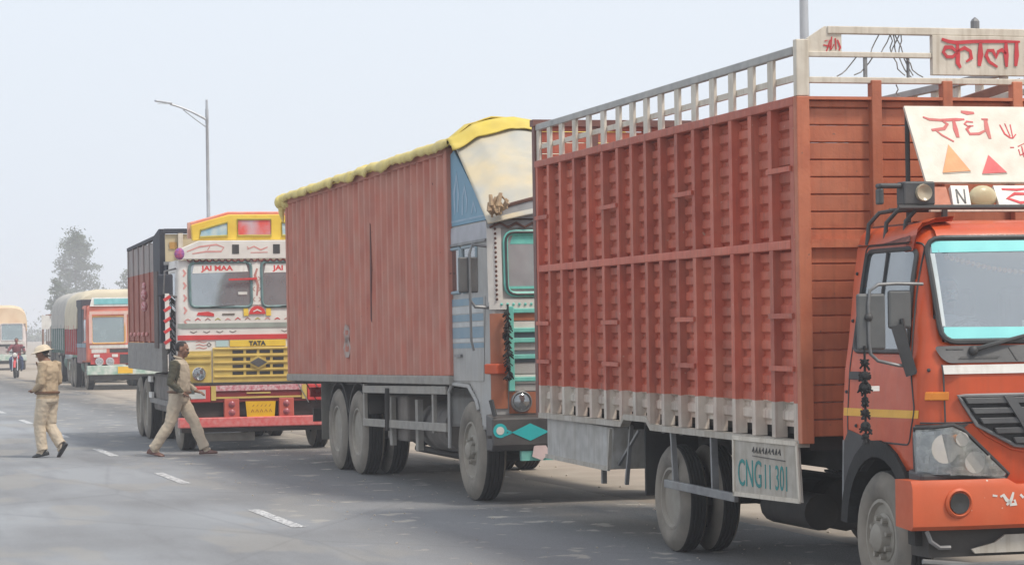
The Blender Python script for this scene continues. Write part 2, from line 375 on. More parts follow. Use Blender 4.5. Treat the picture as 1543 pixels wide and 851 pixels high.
# asphalt road, ragged along the shoulder
def asphalt():
    m = bpy.data.materials.new('asphalt'); m.use_nodes = True; t = m.node_tree; N = t.nodes; L = t.links; p = N['Principled BSDF']
    tc = N.new('ShaderNodeTexCoord')
    def nz(scale, vec=(1, 1, 1), det=5, rough=.55):
        mp = N.new('ShaderNodeMapping'); mp.inputs['Scale'].default_value = vec; L.new(tc.outputs['Object'], mp.inputs[0])
        q = N.new('ShaderNodeTexNoise'); q.inputs['Scale'].default_value = scale; q.inputs['Detail'].default_value = det; q.inputs['Roughness'].default_value = rough
        L.new(mp.outputs[0], q.inputs[0]); return q.outputs[0]
    def rg(v, a, b, c=0, d=1):
        r = N.new('ShaderNodeMapRange'); r.clamp = True
        for i, q in enumerate((a, b, c, d)): r.inputs[i+1].default_value = q
        L.new(v, r.inputs[0]); return r.outputs[0]
    def mix(f, a, b):
        x = N.new('ShaderNodeMixRGB')
        for i, q in ((0, f), (1, a), (2, b)):
            if hasattr(q, 'is_linked'): L.new(q, x.inputs[i])
            else: x.inputs[i].default_value = (*q, 1)
        return x.outputs[0]
    def mul(a, b):
        q = N.new('ShaderNodeMath'); q.operation = 'MULTIPLY'; L.new(a, q.inputs[0]); L.new(b, q.inputs[1]) if hasattr(b, 'is_linked') else q.inputs[1].__setattr__('default_value', b); return q.outputs[0]
    sp = N.new('ShaderNodeSeparateXYZ'); L.new(tc.outputs['Object'], sp.inputs[0]); X = sp.outputs[0]
    base = mix(rg(nz(.35, (1, .5, 1)), .38, .62), (.285, .298, .315), (.19, .194, .202))
    base = mix(mul(rg(nz(1.6, (1, .12, 1)), .5, .7), .55), base, (.13, .132, .14))          # tyre-polished runs
    base = mix(mul(rg(nz(.9, (1, .35, 1), 3), .54, .6), .5), base, (.29, .275, .25))        # dust drifts
    base = mix(mul(rg(X, -.2, 1.0), .6), base, (.17, .168, .168))
    base = mix(mul(rg(X, 1.6, 2.5), .8), base, (.085, .082, .08))      # shade under the trucks painted into the standing strip
    base = mix(mul(mul(rg(nz(2.3, (1, .8, 1), 4), .6, .66), rg(X, -.3, .8)), .7), base, (.46, .42, .36))   # splashes of dried mud
    base = mix(mul(rg(nz(.7, (1, .25, 1)), .4, .65), rg(X, 2.2, 3.7)), base, (.4, .33, .25))
    base = mix(mul(rg(nz(120, det=3), .48, .72), .5), base, (.36, .36, .36))
    # dark crack seams
    v = N.new('ShaderNodeTexVoronoi'); v.feature = 'DISTANCE_TO_EDGE'; v.inputs['Scale'].default_value = .35
    mp = N.new('ShaderNodeMapping'); mp.inputs['Scale'].default_value = (1, .4, 1); L.new(tc.outputs['Object'], mp.inputs[0]); L.new(mp.outputs[0], v.inputs[0])
    base = mix(mul(rg(v.outputs[0], .010, .0), .16), base, (.1, .1, .1))
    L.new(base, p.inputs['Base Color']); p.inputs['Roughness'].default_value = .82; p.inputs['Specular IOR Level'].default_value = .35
    b = N.new('ShaderNodeBump'); b.inputs['Strength'].default_value = .6; b.inputs['Distance'].default_value = .01
    L.new(nz(90, det=3), b.inputs['Height']); L.new(b.outputs[0], p.inputs['Normal']); return m
rm = M(); ss = [-30+i*.5 for i in range(260)]+[100+i*4 for i in range(126)]
ts = [-12, -8, -4, 0, 2.5, 3.3]
row = len(ts)+1
for s in ss:
    e = 3.71+.16*mnoise.noise((s*.35, 3, 0))+.07*mnoise.noise((s*1.7, 9, 0))
    rm.v += [(t, s, .004) for t in ts]+[(e, s, .004)]
rm.f = [(i*row+j, i*row+j+1, (i+1)*row+j+1, (i+1)*row+j) for i in range(len(ss)-1) for j in range(row-1)]; rm.mi = [0]*len(rm.f)
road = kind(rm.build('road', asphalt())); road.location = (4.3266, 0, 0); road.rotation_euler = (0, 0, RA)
mark_m = mat('road_paint', (.68, .68, .67), (.45, .45, .45), .7, sc=9, chips=(.22, .22, .23), chipt=.52)
for k in range(-4, 34):
    s0 = 22.9+(k)*6.85
    q = M(); nn = 10
    a = [(-.062+.008*mnoise.noise((k, i, 1)), s0+i*2.35/nn) for i in range(nn+1)]; b = [(.062+.008*mnoise.noise((k, i, 5)), s0+i*2.35/nn) for i in range(nn+1)]
    q.v = [(x, y, .008) for x, y in a+b]; q.f = [(i, nn+1+i, nn+2+i, i+1) for i in range(nn)]; q.mi = [0]*nn
    q.build('lane_dash', mark_m, road)
# loose stones and dry clods on the shoulder
st = M()
for i in range(420):
    s = random.uniform(14, 90); t = 3.45+abs(random.gauss(0, 2.2)); p = road_pt(t, s); r = random.uniform(.006, .022)
    st.ball((p.x, p.y, r*.3), (r, r*random.uniform(.6, 1), r*.7), 5, 3)
for i in range(260):
    s = random.uniform(15, 40); t = random.uniform(.3, 3.6); p = road_pt(t, s); r = random.uniform(.004, .012)
    st.ball((p.x, p.y, .005+r*.3), (r, r*random.uniform(.6, 1), r*.7), 5, 3)
kind(st.build('gravel', mat('gravel_stone', (.5, .44, .37), (.4, .35, .3), .9)), 'stuff')

# ---------------------------------------------------------------- street lamps
galv = mat('galvanised', (.5, .52, .55), (.42, .44, .47), .45, metal=.35)
def lamp_post(s, t, label, H=9.05):
    p = road_pt(t, s); r = thing('street_lamp', label, 'street lamp', p, RA, 'street lamps along the shoulder')
    m = M(); m.lathe([(0, .085), (3, .072), (6, .056), (8.3, .046), (8.31, .054), (8.75, .054), (8.76, .042), (H, .036), (H+.01, 0)], axis='z', n=10); m.build('pole', galv, r, True)
    M().box(-.2, .2, -.2, .2, 0, .03).lathe([(0, .13), (.25, .1), (.26, .08)], axis='z', n=10).build('base', galv, r)
    m = M(); m.tube([(-i*.165, 0, 8.42+.56*(1-(1-i/10)**1.7)) for i in range(8)], [.042]*3+[.036]*5, 8); m.build('arm', galv, r, True)
    M().tube([(-.04, 0, 8.2), (-.35, 0, 8.42), (-.75, 0, 8.73)], .02, 6).build('brace', galv, r, True)
    h = M(); h.prism([(-1.1, -.09, 8.90), (-1.6, -.07, 8.97), (-1.66, 0, 8.98), (-1.6, .07, 8.97), (-1.1, .09, 8.90)], (0, 0, .06)); hd = h.build('lamp_head', galv, r, bev=.015)
    M().box(-1.56, -1.2, -.05, .05, 8.90, 8.92).build('lens', clear, hd)
    return r
def pole_at(Y, X): # to road coordinates
    d = Vector((X-4.3266, Y)); return d.x*-sin(RA)+d.y*cos(RA), d.x*cos(RA)+d.y*sin(RA)
s1, t1 = pole_at(79, -9.55); lamp_post(s1, t1, 'slim grey street lamp with curved arm, rising behind the multicoloured truck')
s2, t2 = pole_at(31.8, 3.78); lamp_post(s2, t2, 'grey street lamp post standing behind the open brown cargo body, its head out of frame')

# ---------------------------------------------------------------- trees
leaf_m = mat('leaf', (.055, .085, .04), (.09, .12, .055), .7, sc=1.2, bump=0)
bark_m = mat('bark', (.12, .09, .07), (.08, .06, .05), .9)
def tree(X, Y, H, R, base, label, seed, nl=2600, shape='cone', lean=0, ls=.16):
    rnd = random.Random(seed); r = thing('tree', label, 'tree', (X, Y, 0), rnd.uniform(0, 6), 'trees in the haze')
    t = M(); t.tube([(0, 0, 0), (.05*R, 0, H*.3), (-.04*R, .03*R, H*.65), (0, 0, H*.97)], [.05*R+.07, .045*R+.05, .03*R+.03, .012], 8)
    cl = []
    nb = 22
    for i in range(nb):
        f = (i+.5)/nb; z = base+(H-base)*f**.9; a = i*2.4+rnd.uniform(-.4, .4)
        rad = (R*(1-f)**.75+.12*R)*rnd.uniform(.6, 1.12) if shape == 'cone' else R*sqrt(max(.05, 1-(2*f-1)**2))*rnd.uniform(.6, 1.1)
        tip = Vector((rad*cos(a), rad*sin(a), z+rad*rnd.uniform(.0, .3))); t.tube([(0, 0, z-.15*rad), tuple(tip*.55+Vector((0, 0, z*.45-.03))), tuple(tip)], [.035*R*(1-f)+.02, .02, .008], 5)
        for q in (1, .75, .45):
            for _ in range(2): cl.append((Vector((tip.x*q, tip.y*q, z+(tip.z-z)*q))+Vector([rnd.gauss(0, .12*R) for _ in range(3)]), R*rnd.uniform(.13, .25)))
    t.build('trunk', bark_m, r, True)
    c = M()
    for i in range(nl):
        p, s = cl[rnd.randrange(len(cl))]
        q = p+Vector((max(-1.6*s, min(1.6*s, rnd.gauss(0, s*.8))), max(-1.6*s, min(1.6*s, rnd.gauss(0, s*.8))), rnd.gauss(0, s*.42)))
        u = Vector([rnd.gauss(0, 1) for _ in range(3)]).normalized(); v = u.cross(Vector([rnd.gauss(0, 1) for _ in range(3)])).normalized(); k = ls*rnd.uniform(.6, 1.3)
        c.add([q-u*k, q+v*k*.4, q+u*k, q-v*k*.4], [(0, 1, 2, 3)])
    kind(c.build('crown', leaf_m, r), 'stuff'); return r
def at_px(u, Y): return (u-771)/3762*Y
tree(at_px(116, 390), 390, 17.0, 4.0, 4.6, 'tall conical tree standing in haze above the cream tarpaulin load', 3, 9000, ls=.24)
tree(at_px(86, 300), 300, 8.0, 1.4, 1.2, 'small grey-green tree at the rear corner of the cream tarpaulin truck', 5, 3000, 'round', ls=.16)
tree(at_px(191, 380), 380, 11.0, 1.4, 4, 'slender tree partly hidden behind the brown rear of the multicoloured truck', 8, 1200, 'round', ls=.25)
# far wood dissolving in the haze
c = M(); rnd = random.Random(2)
for k in range(150):
    X = -240+k*3.0+rnd.uniform(-2, 2); Y = 560+rnd.uniform(-30, 40); h = rnd.uniform(2.5, 8)*(.7+.5*mnoise.noise((k*.13, 3, 3)))
    for i in range(260):
        z = abs(rnd.gauss(0, h*.45)); q = Vector((X+rnd.gauss(0, 2.6), Y+rnd.gauss(0, 2), z)); u = Vector([rnd.gauss(0, 1) for _ in range(3)]).normalized(); v = u.cross(Vector((.1, 0, 1))).normalized()
        c.add([q-u*.5, q+v*.3, q+u*.5, q-v*.3], [(0, 1, 2, 3)])
kind(c.build('far_wood', leaf_m), 'stuff')
# ================================================================ FRONT TRUCK: orange cab, brown ribbed cargo body with white rails
def truck(X, Y, a, label, name='cargo_truck', grp=None):
    return thing(name, label, 'truck', (X, Y, 0), a-pi/2, grp)
T1 = truck(1.8716, 16.4028, .2631, 'orange cab truck with ribbed brown cargo body and white top rails, nearest on the right', grp='cargo trucks queued along the shoulder')
CREAM = (.62, .58, .5)
ribs = mat('ribbed_brown', (.52, .108, .062), (.42, .078, .045), .55, streak=(.15, .05, .04, .5), dust=(.5, .22, .14), dusta=.4, zsplit=(1.215, CREAM, False), chips=(.5, .3, .22), chipt=.72, bump=.25, rnd=.16)
bulk = mat('bulkhead_brown', (.53, .158, .076), (.43, .115, .055), .55, streak=(.2, .07, .04, .4), dust=(.52, .24, .15), dusta=.35, bump=.25, rnd=.14, chips=(.25, .12, .08), chipt=.73)
cream = mat('cream_paint', (.72, .66, .56), (.6, .54, .45), .55, streak=(.35, .28, .2, .5), dust=(.45, .38, .3), dusta=.35)
dcream = mat('dirty_cream', (.5, .47, .42), (.38, .35, .3), .7, sc=9, streak=(.25, .2, .15, .6), dust=(.35, .29, .22), dusta=.5)
W1 = 2.14; L1 = 6.3; ZB = .985; ZT = 3.2; ZM = 2.26; ZR = 3.545
NB = 16; PX = [-6.27, -5.9, -5.52, -5.11, -4.7, -4.285, -3.87, -3.505, -3.15, -2.795, -2.4, -2.015, -1.62, -1.22, -.828, -.45, -.045]
post = M()
post.prism([(-.042, .065, 0), (-.036, 0, 0), (.036, 0, 0), (.042, .065, 0)], (0, 0, ZM-ZB-.03)); postlo = post.mesh('side_post', ribs)
post = M(); post.prism([(-.042, .065, 0), (-.036, 0, 0), (.036, 0, 0), (.042, .065, 0)], (0, 0, ZT-ZM-.06)); posthi = post.mesh('side_post', ribs)
def ob(n, me, p, loc=(0, 0, 0), rot=(0, 0, 0), sc=(1, 1, 1)):
    o = bpy.data.objects.new(n, me); C.objects.link(o); o.parent = p; o.location = loc; o.rotation_euler = rot; o.scale = sc; return o
# posts carry the paint split at a height of the truck, so each post is built in truck height
def post_mesh(x, z0, z1, sgn=1, y0=0):
    yy = (lambda v: v) if sgn > 0 else (lambda v: W1-v)
    return M().prism([(x-.044, yy(.082), z0), (x-.034, yy(0), z0), (x+.034, yy(0), z0), (x+.044, yy(.082), z0)], (0, 0, z1-z0))
def corrug(x0, x1, z0, z1, ya, yb, p=.118, sgn=1):
    """sheet pressed into level ridges"""
    pr = []; z = z0
    while z < z1-.01:
        for dz, y in ((0, yb), (.028, yb), (.046, ya), (p-.018, ya)):
            if z+dz <= z1: pr.append((z+dz, y))
        z += p
    pr.append((z1, yb)); yy = (lambda v: v) if sgn > 0 else (lambda v: W1-v)
    q = M(); q.v = [(x, yy(y), z) for z, y in pr for x in (x0, x1)]; q.f = [(2*i, 2*i+1, 2*i+3, 2*i+2) for i in range(len(pr)-1)]; q.mi = [0]*len(q.f); return q
for sg in (1, -1):
    for i, x in enumerate(PX):
        zb = .955 if not (-3.86 < x < -3.2) else 1.0
        if i in (0, NB): post_mesh(x, zb, ZT-.03, sg).build('corner_post', ribs, T1)
        else:
            post_mesh(x, zb+.02, ZM-.03, sg).build('side_post', ribs, T1); post_mesh(x, ZM+.03, ZT-.03, sg).build('side_post', ribs, T1)
    for i in range(NB):
        a, b = PX[i]+.02, PX[i+1]-.02
        corrug(a, b, 1.05 if sg > 0 else 1.0, ZM-.02, .050, .074, sgn=sg).build('side_panel', ribs, T1)
        corrug(a, b, ZM+.02, ZT-.03, .050, .074, sgn=sg).build('side_panel', ribs, T1)
    Y = (lambda a, b: (a, b)) if sg > 0 else (lambda a, b: (W1-b, W1-a))
    M().box(PX[0]-.05, PX[-1]+.05, *Y(-.006, .09), ZT-.03, ZT+.03).build('top_rail', ribs, T1, bev=.006)
    M().box(PX[0]+.046, PX[-1]-.046, *Y(-.003, .085), ZM-.03, ZM+.03).build('middle_rail', ribs, T1, bev=.006)
    q = M()
    lo = [(-6.3, .925), (-3.87, .925), (-3.78, .985), (-3.2, .985), (-3.1, .925), (.02, .925)]
    y0, y1 = Y(-.008, .07)
    for (xa, za), (xb, zb) in zip(lo, lo[1:]):
        q.prism([(xa, y0, za), (xb, y0, zb), (xb, y0, zb+.045), (xa, y0, za+.045)], (0, y1-y0, 0))
    q.build('bottom_rail', dcream, T1)
    # upper rail fence
    for i, x in enumerate(PX):
        if i in (NB,): continue
        M().box(x-.052, x+.052, *Y(.012, .034), ZT+.03, ZR-.04).build('fence_slat', cream, T1)
    M().box(PX[0]-.05, PX[-1]+.02, *Y(.004, .05), ZR-.04, ZR+.015).build('fence_rail', mat('rail_pale', (.42, .42, .4), (.3, .3, .3), .6, dust=(.5, .46, .4), dusta=.4), T1, bev=.006)
    M().box(PX[0]-.05, PX[-1]+.02, *Y(.036, .06), ZR-.21, ZR-.165).build('fence_rail', cream, T1, bev=.004)
    for x, zs in ((PX[0], (2.715, 1.772, 1.431)), (PX[5], (2.71, 1.77, 1.43)), (PX[10], (2.71, 1.78, 1.44)), (PX[15], (2.76, 1.79, 1.44))):
        for z in zs:
            x2 = PX[PX.index(x)+1]; M().box(x-.03, x2+.0, *Y(-.018, -.002), z-.017, z+.017).build('step_rung', ribs, T1)
# white scrawl on one rib
M().stroke([(0, 0), (.04, -.05), (0, -.1), (.05, -.15), (.0, -.2)], .02, lambda a, b, c: Vector((-2.83+a, .056-c, 1.84+b))).stroke([(-.03, -.02), (.06, -.03)], .018, lambda a, b, c: Vector((-2.83+a, .056-c, 1.84+b))).stroke([(-.02, -.22), (.05, -.2)], .022, lambda a, b, c: Vector((-2.83+a, .056-c, 1.84+b))).build('painted_mark', white, T1)
# floor, cross bearers
M().box(-6.25, -.06, .1, W1-.1, 1.0, 1.06).build('floor', chassis, T1)
q = M()
for i in range(15): q.box(-6.15+i*.43, -6.07+i*.43, .1, W1-.1, .9, .995)
q.build('cross_bearer', chassis, T1)
# tailgate, taller than the sides
q = M()
for i in range(26):
    z = 1.0+i*.1; q.box(-6.36, -6.325, .06, W1-.06, z+.004, z+.096)
q.build('tailgate', ribs, T1)
q = M()
for y in (.03, .56, 1.07, 1.58, W1-.03): q.box(-6.39, -6.3, y-.035, y+.035, .95, ZR)
q.box(-6.4, -6.29, -.02, W1+.02, ZR, ZR+.06)
q.build('tailgate_frame', mat('rail_brown', (.2, .09, .07), (.15, .07, .06), .6), T1)
# bulkhead boards
z = .99; k = 0
while z < 3.19:
    h = min(.112, 3.205-z)
    q = M(); 
    yb0, yb1 = .04, W1-.04
    q.prism([(.012, yb0, z+.007), (.012, yb0, z+h-.007), (.0, yb0, z+h-.001), (-.04, yb0, z+h-.001), (-.04, yb0, z+.001), (.0, yb0, z+.001)], (0, yb1-yb0, 0))
    q.build('board', bulk, T1); z += .114
for y in (.56, 1.07, 1.58): M().box(-.0, .075, y-.036, y+.036, .97, 3.335).build('bulkhead_post', bulk, T1, bev=.006)
for y in (.04, W1-.04): M().box(-.0, .07, y-.045, y+.045, .95, 3.225).build('bulkhead_post', bulk, T1, bev=.006)
M().box(-.03, .07, .08, W1-.08, 3.205, 3.225).box(.012, .05, .08, W1-.08, 2.235, 2.29).build('bulkhead_rail', bulk, T1)
# white frame over the bulkhead
for y in (.045, W1-.045): M().box(.0, .06, y-.045, y+.045, 3.228, 3.6).build('frame_post', cream, T1, bev=.006)
M().box(.01, .055, .09, W1-.09, 3.315, 3.355).build('frame_rail', cream, T1, bev=.005)
M().box(.012, .05, .09, .97, 3.487, 3.522).build('frame_rail', cream, T1, bev=.005)
M().box(.0, .05, .23, W1-.23, 3.64, 3.69).build('frame_rail', cream, T1, bev=.005)
for sg in (0, 1):
    Y = (lambda v: v) if not sg else (lambda v: W1-v)
    M().prism([(.008, Y(a), b) for a, b in ((.09, 3.5), (.33, 3.523), (.33, 3.635), (.215, 3.69), (.09, 3.61))], (.03, 0, 0)).build('gusset', cream, T1)
M().box(.015, .04, .49, .51, 3.355, 3.487).box(.015, .04, .80, .812, 3.355, 3.487).build('frame_strut', steel, T1)
sf = plane_fn((.062, .974, 3.638), (0, 1, 0), (0, 0, 1), (1, 0, 0))
M().box(.012, .058, .97, 2.09, 3.375, 3.638).build('sign_board', cream, T1, bev=.004)
redpaint = mat('red_lettering', (.62, .05, .06), (.5, .05, .06), .6)
def tr(pts, s, ox, oy, u0, v0): return [((s*a+ox-u0)*.00486, -(s*b+oy-v0)*.00442) for a, b in pts]
q = M()
for pl, wd in (([(330, 192), (375, 208), (430, 216), (560, 206), (700, 203), (885, 203)], .024), ([(440, 214), (442, 300), (440, 360), (460, 396)], .034),
               ([(440, 285), (400, 250), (355, 250), (340, 285), (365, 318), (405, 318), (440, 286)], .024), ([(442, 275), (490, 252), (530, 275), (538, 325), (500, 352)], .024),
               ([(603, 212), (602, 300), (592, 380)], .036), ([(785, 207), (785, 300), (787, 385)], .036),
               ([(785, 290), (755, 262), (728, 275), (715, 318), (690, 268), (655, 268), (642, 305), (665, 350), (722, 386)], .024), ([(860, 205), (860, 300), (852, 378)], .036)):
    q.stroke(tr(pl, .2114, 1343, 20, 1400, 55), wd, sf)
q.build('painted_lettering', redpaint, T1)
sg_ = plane_fn((.04, .2, 3.62), (0, 1, 0), (0, 0, 1), (1, 0, 0)); q = M()
for pl in ([(.01, -.03), (.05, -.02), (.02, -.1)], [(.06, 0), (.05, -.09), (.075, -.05)], [(.085, -.01), (.09, -.085)], [(.0, -.055), (.05, -.065)], [(.10, -.02), (.12, -.07), (.11, -.09)]): q.stroke(pl, .013, sg_)
q.build('painted_lettering', redpaint, T1)
M().lathe([(3.69, .03), (3.74, .03), (3.755, .02), (3.77, 0)], (.02, 1.3, 0), 'z', 10).build('post_cap', steel, T1)
# loose rope ends tied across the frame
rope = mat('rope', (.2, .19, .18), (.3, .28, .26), .9); q = M(); rnd = random.Random(4)
for a, b, c_, d in ((.30, 3.36, .44, 3.49), (.42, 3.37, .56, 3.50), (.52, 3.5, .6, 3.64), (.58, 3.5, .68, 3.64), (.66, 3.5, .74, 3.65), (.72, 3.64, .84, 3.37), (.74, 3.5, .82, 3.36), (.78, 3.5, .90, 3.36), (.70, 3.65, .73, 3.5), (.68, 3.65, .70, 3.5), (.76, 3.65, .74, 3.5), (.70, 3.5, .78, 3.37), (.72, 3.31, .73, 3.24)):
    p = [Vector((.03+.015*sin(i*2), a+(c_-a)*i/4+rnd.uniform(-.008, .008), b+(d-b)*i/4-.02*sin(pi*i/4))) for i in range(5)]; q.tube(p, .0045, 5)
q.build('rope', rope, T1, True)
M().bar((-.35, 1.25, 3.2), (-.45, 1.85, 3.38), .05, .06).bar((-.4, .06, 3.2), (-.4, W1-.06, 3.2), .05).build('roof_brace', mat('rail_brown', (.2, .09, .07)), T1)
# ---- underside
M().box(-6.2, 1.5, .62, .7, .72, .92).box(-6.2, 1.5, 1.44, 1.52, .72, .92).build('chassis_rail', chassis, T1)
q = M(); q.lathe([(0, .07), (1.7, .07)], (-2.85, .22, .42), 'y', 12).ball((-2.85, 1.07, .42), (.22, .2, .2)).lathe([(0, .05), (2.6, .05)], (-2.7, 1.07, .5), 'x', 10)
q.lathe([(0, .06), (1.7, .06)], (1.04, .22, .42), 'y', 10)
for y in (.55, 1.55):
    for xc in (-2.85, 1.04):
        for i in range(4): q.bar((xc-.6+i*.08, y, .66-i*.05), (xc, y, .54-i*.015), .07, .016).bar((xc, y, .54-i*.015), (xc+.6-i*.08, y, .66-i*.05), .07, .016)
q.build('axle', chassis, T1, True)
M().lathe([(0, .1), (.02, .19), (1.0, .19), (1.02, .1)], (-2.5, .95, .42), 'x', 16).build('fuel_tank', chassis, T1, True)
M().box(-2.9, -1.75, .7, 1.2, .36, .6).build('battery_box', chassis, T1, bev=.02)
M().box(-.3, 1.2, .55, 1.6, .45, .9).build('engine', chassis, T1, bev=.04)
M().lathe([(0, .05), (.02, .13), (.9, .13), (.92, .05)], (-2.05, .62, .40), 'x', 14).build('air_tank', chassis, T1, True)
gb = M().prism([(-6.15, .03, .945), (-4.19, .03, .905), (-4.27, .03, .56), (-6.16, .03, .575)], (0, .55, 0)).build('tool_box', mat('box_white', (.5, .49, .47), (.36, .35, .33), .7, sc=8, streak=(.28, .25, .2, .6), dust=(.34, .3, .25), dusta=.4), T1, bev=.012)
M().bar((-6.16, .02, .585), (-4.28, .02, .565), .02, .035).bar((-4.21, .022, .895), (-4.28, .022, .56), .03, .02).build('box_trim', dcream, gb)
M().bar((-4.98, .2, .93), (-5.0, .2, .4), .04).build('stay', steel, T1)
M().bar((-3.9, .1, .93), (-4.05, .1, .45), .03).build('stay', steel, T1)
M().bar((-3.7, .1, .9), (-4.25, .1, .6), .022).build('stay', steel, T1)
gd = M(); gd.bar((-2.75, .0, .535), (-1.2, .0, .52), .035, .062).build('guard_rail', steel, T1, bev=.005)
M().bar((-2.66, .03, .94), (-2.6, .03, .5), .04, .03).build('guard_post', steel, T1)
M().bar((-1.74, .03, .94), (-1.72, .03, .5), .05, .03).build('guard_post', steel, T1)
M().box(-3.45, -3.42, .06, .5, .4, .95).build('mudguard', rubber, T1)
M().box(-2.4, -1.3, .45, .5, .55, .93).build('splash_plate', chassis, T1)
cb = M().prism([(-1.215, -.012, .95), (-.0, -.012, .955), (.05, -.012, .565), (-1.215, -.012, .54)], (0, .02, 0)).build('number_board', dcream, T1)
q = M().bar((-1.215, -.016, .945), (0, -.016, .95), .012, .03).bar((-1.2, -.016, .95), (-1.2, -.016, .54), .012, .03).bar((-1.215, -.016, .55), (.045, -.016, .575), .012, .03).bar((.0, -.016, .95), (.045, -.016, .57), .012, .03); q.build('board_frame', cream, cb)
teal = mat('teal_paint', (.02, .26, .24), (.03, .2, .2), .6)
bf = plane_fn((-1.13, -.012, .615), (1, 0, 0.012), (0, 0, 1), (0, -1, 0))
text_obj('CNG', .27, lambda a, b, c: bf(a, b, c), 'painted_lettering', teal, cb, sx=.8)
text_obj('11', .24, lambda a, b, c: bf(a+.5, b, c), 'painted_lettering', teal, cb, sx=.72)
text_obj('301', .24, lambda a, b, c: bf(a+.72, b, c), 'painted_lettering', teal, cb, sx=.72)
q = M(); rnd = random.Random(9)
for i in range(9): q.stroke([(.3+i*.062, .245+rnd.uniform(-.01, .01)), (.325+i*.062, .27), (.335+i*.062, .235)], .014, bf, .005)
q.stroke([(.3, .215), (.92, .2)], .008, bf, .005); q.build('small_print', black, cb)
wheel(T1, -2.85, .05, .412, .412, .21, True)
wheel(T1, -2.85, W1-.05, .412, .412, .21, True, flip=True)
wheel(T1, 1.05, .10, .412, .412, .22)
wheel(T1, 1.05, W1-.10, .412, .412, .22, flip=True)
# ---- cab
orange = mat('cab_orange', (.60, .078, .018), (.50, .06, .014), .42, sc=3, dust=(.46, .15, .06), dusta=.25, bump=.05, coat=.3, streak=(.36, .07, .025, .35), chips=(.3, .12, .08), chipt=.76, spec=.35)
c1 = Cab([(.5, 1.66, .15, .14), (.8, 1.72, .12, .15), (1.13, 1.745, .115, .16), (1.44, 1.735, .135, .17), (1.6, 1.68, .16, .18), (2.0, 1.55, .205, .18), (2.22, 1.475, .235, .18), (2.29, 1.43, .26, .19), (2.33, 1.36, .3, .2), (2.355, 1.25, .38, .2), (2.365, 1.1, .5, .2)], 1.07, .48, .07)
ws = rpoly([(.285, 1.615), (1.855, 1.615), (1.84, 2.245), (.30, 2.245)], .09)
dw = rpoly([(.60, 1.56), (1.43, 1.56), (1.345, 2.185), (.67, 2.185)], .06)
def inpoly(p, a, b, sh=.012):
    r = False; k = len(p)
    for i in range(k):
        (x1, y1), (x2, y2) = p[i], p[i-1]
        if (y1 > b) != (y2 > b) and a < (x2-x1)*(b-y1)/(y2-y1)+x1: r = not r
    return r
def hole1(c):
    if c.x > c1.at(c.z)[0]-.2 and inpoly(ws, c.y, c.z): return True
    if (c.y < .3 or c.y > 1.84) and c.x < 1.5 and inpoly(dw, c.x, c.z): return True
    if c.z < .96 and (c.x-1.04)**2+(c.z-.44)**2 < .52**2 and c.x < 1.5: return True
    if c.z < .86 and c.x < 1.56 and (c.y < .4 or c.y > 1.74): return True
    return False
sh = c1.shell(sorted(grid(.5, 1.6, .034)+grid(1.615, 2.24, .035)+[2.26, 2.29, 2.31, 2.33, 2.345, 2.355, 2.365]), grid(.36, 1.78, .05), grid(.48, 1.35, .03), hole1)
cab1 = sh.build('cab', orange, T1, True, ang=50); c1.finish(cab1)
F1, G1 = c1.F, c1.G
GL = lambda a, b, c=0: c1.G(a, b, c, True)
wsg = glass('windscreen', (.92, .95, .96), (.42, .47, .5), .13, .03)
wg = patch(ws, F1, -.004, .006).build('windscreen', wsg, T1, True)
gasket(ws, F1, .017, .008).build('window_seal', black, wg, True)
cyan = mat('cyan_film', (.28, .74, .72), (.24, .66, .66), .35, bump=0)
patch([(.32, 2.155), (1.82, 2.165), (1.815, 2.225), (.325, 2.225)], F1, .003, .002).build('sun_strip', cyan, wg, True)
patch([(.30, 1.635), (.86, 1.635), (.84, 1.70), (.31, 1.705)], F1, .003, .002).build('sun_strip', cyan, wg, True)
patch([(.295, 1.71), (.32, 1.71), (.333, 2.15), (.31, 2.15)], F1, .003, .002).build('sun_strip', mat('pale_film', (.7, .74, .74), (.6, .66, .66), .4), wg, True)
papers = patch([(.80, 1.64), (1.2, 1.64), (1.18, 1.72), (.82, 1.74)], F1, -.03, .004).build('paper', white, T1)
for f_, nm in ((G1, 'r'), (GL, 'l')):
    d = patch(dw, f_, -.006, .006).build('door_window', glass('side_glass', (.45, .48, .5), (.24, .26, .27), .4), T1, True)
    gasket(dw, f_, .015, .006).build('window_seal', black, d, True)
    M().tube([f_(.93, 1.57, .004), f_(.98, 2.17, .004)], .011, 6).build('divider', black, d)
    # door shut line, handle, reflector
    gasket(rpoly([(.56, .93), (.62, 1.0), (1.5, 1.0), (1.56, 1.2), (1.47, 1.56), (1.37, 2.22), (.63, 2.22), (.56, 1.56)], .05), f_, .006, .0, 5).build('door_seam', black, T1)
    patch([(.60, 1.38), (.76, 1.38), (.76, 1.43), (.60, 1.43)], f_, .002, .02).build('door_handle', black, T1, bev=.004)
    patch([(.5, 1.148), (.79, 1.152), (.79, 1.2), (.5, 1.198)], f_, .002, .003).build('reflector_strip', mat('yellow_tape', (.8, .42, .03), (.7, .36, .03), .4), T1)
    patch([(.875, 1.152), (1.59, 1.162), (1.59, 1.21), (.875, 1.2)], f_, .002, .003).build('reflector_strip', MATS['yellow_tape'], T1)
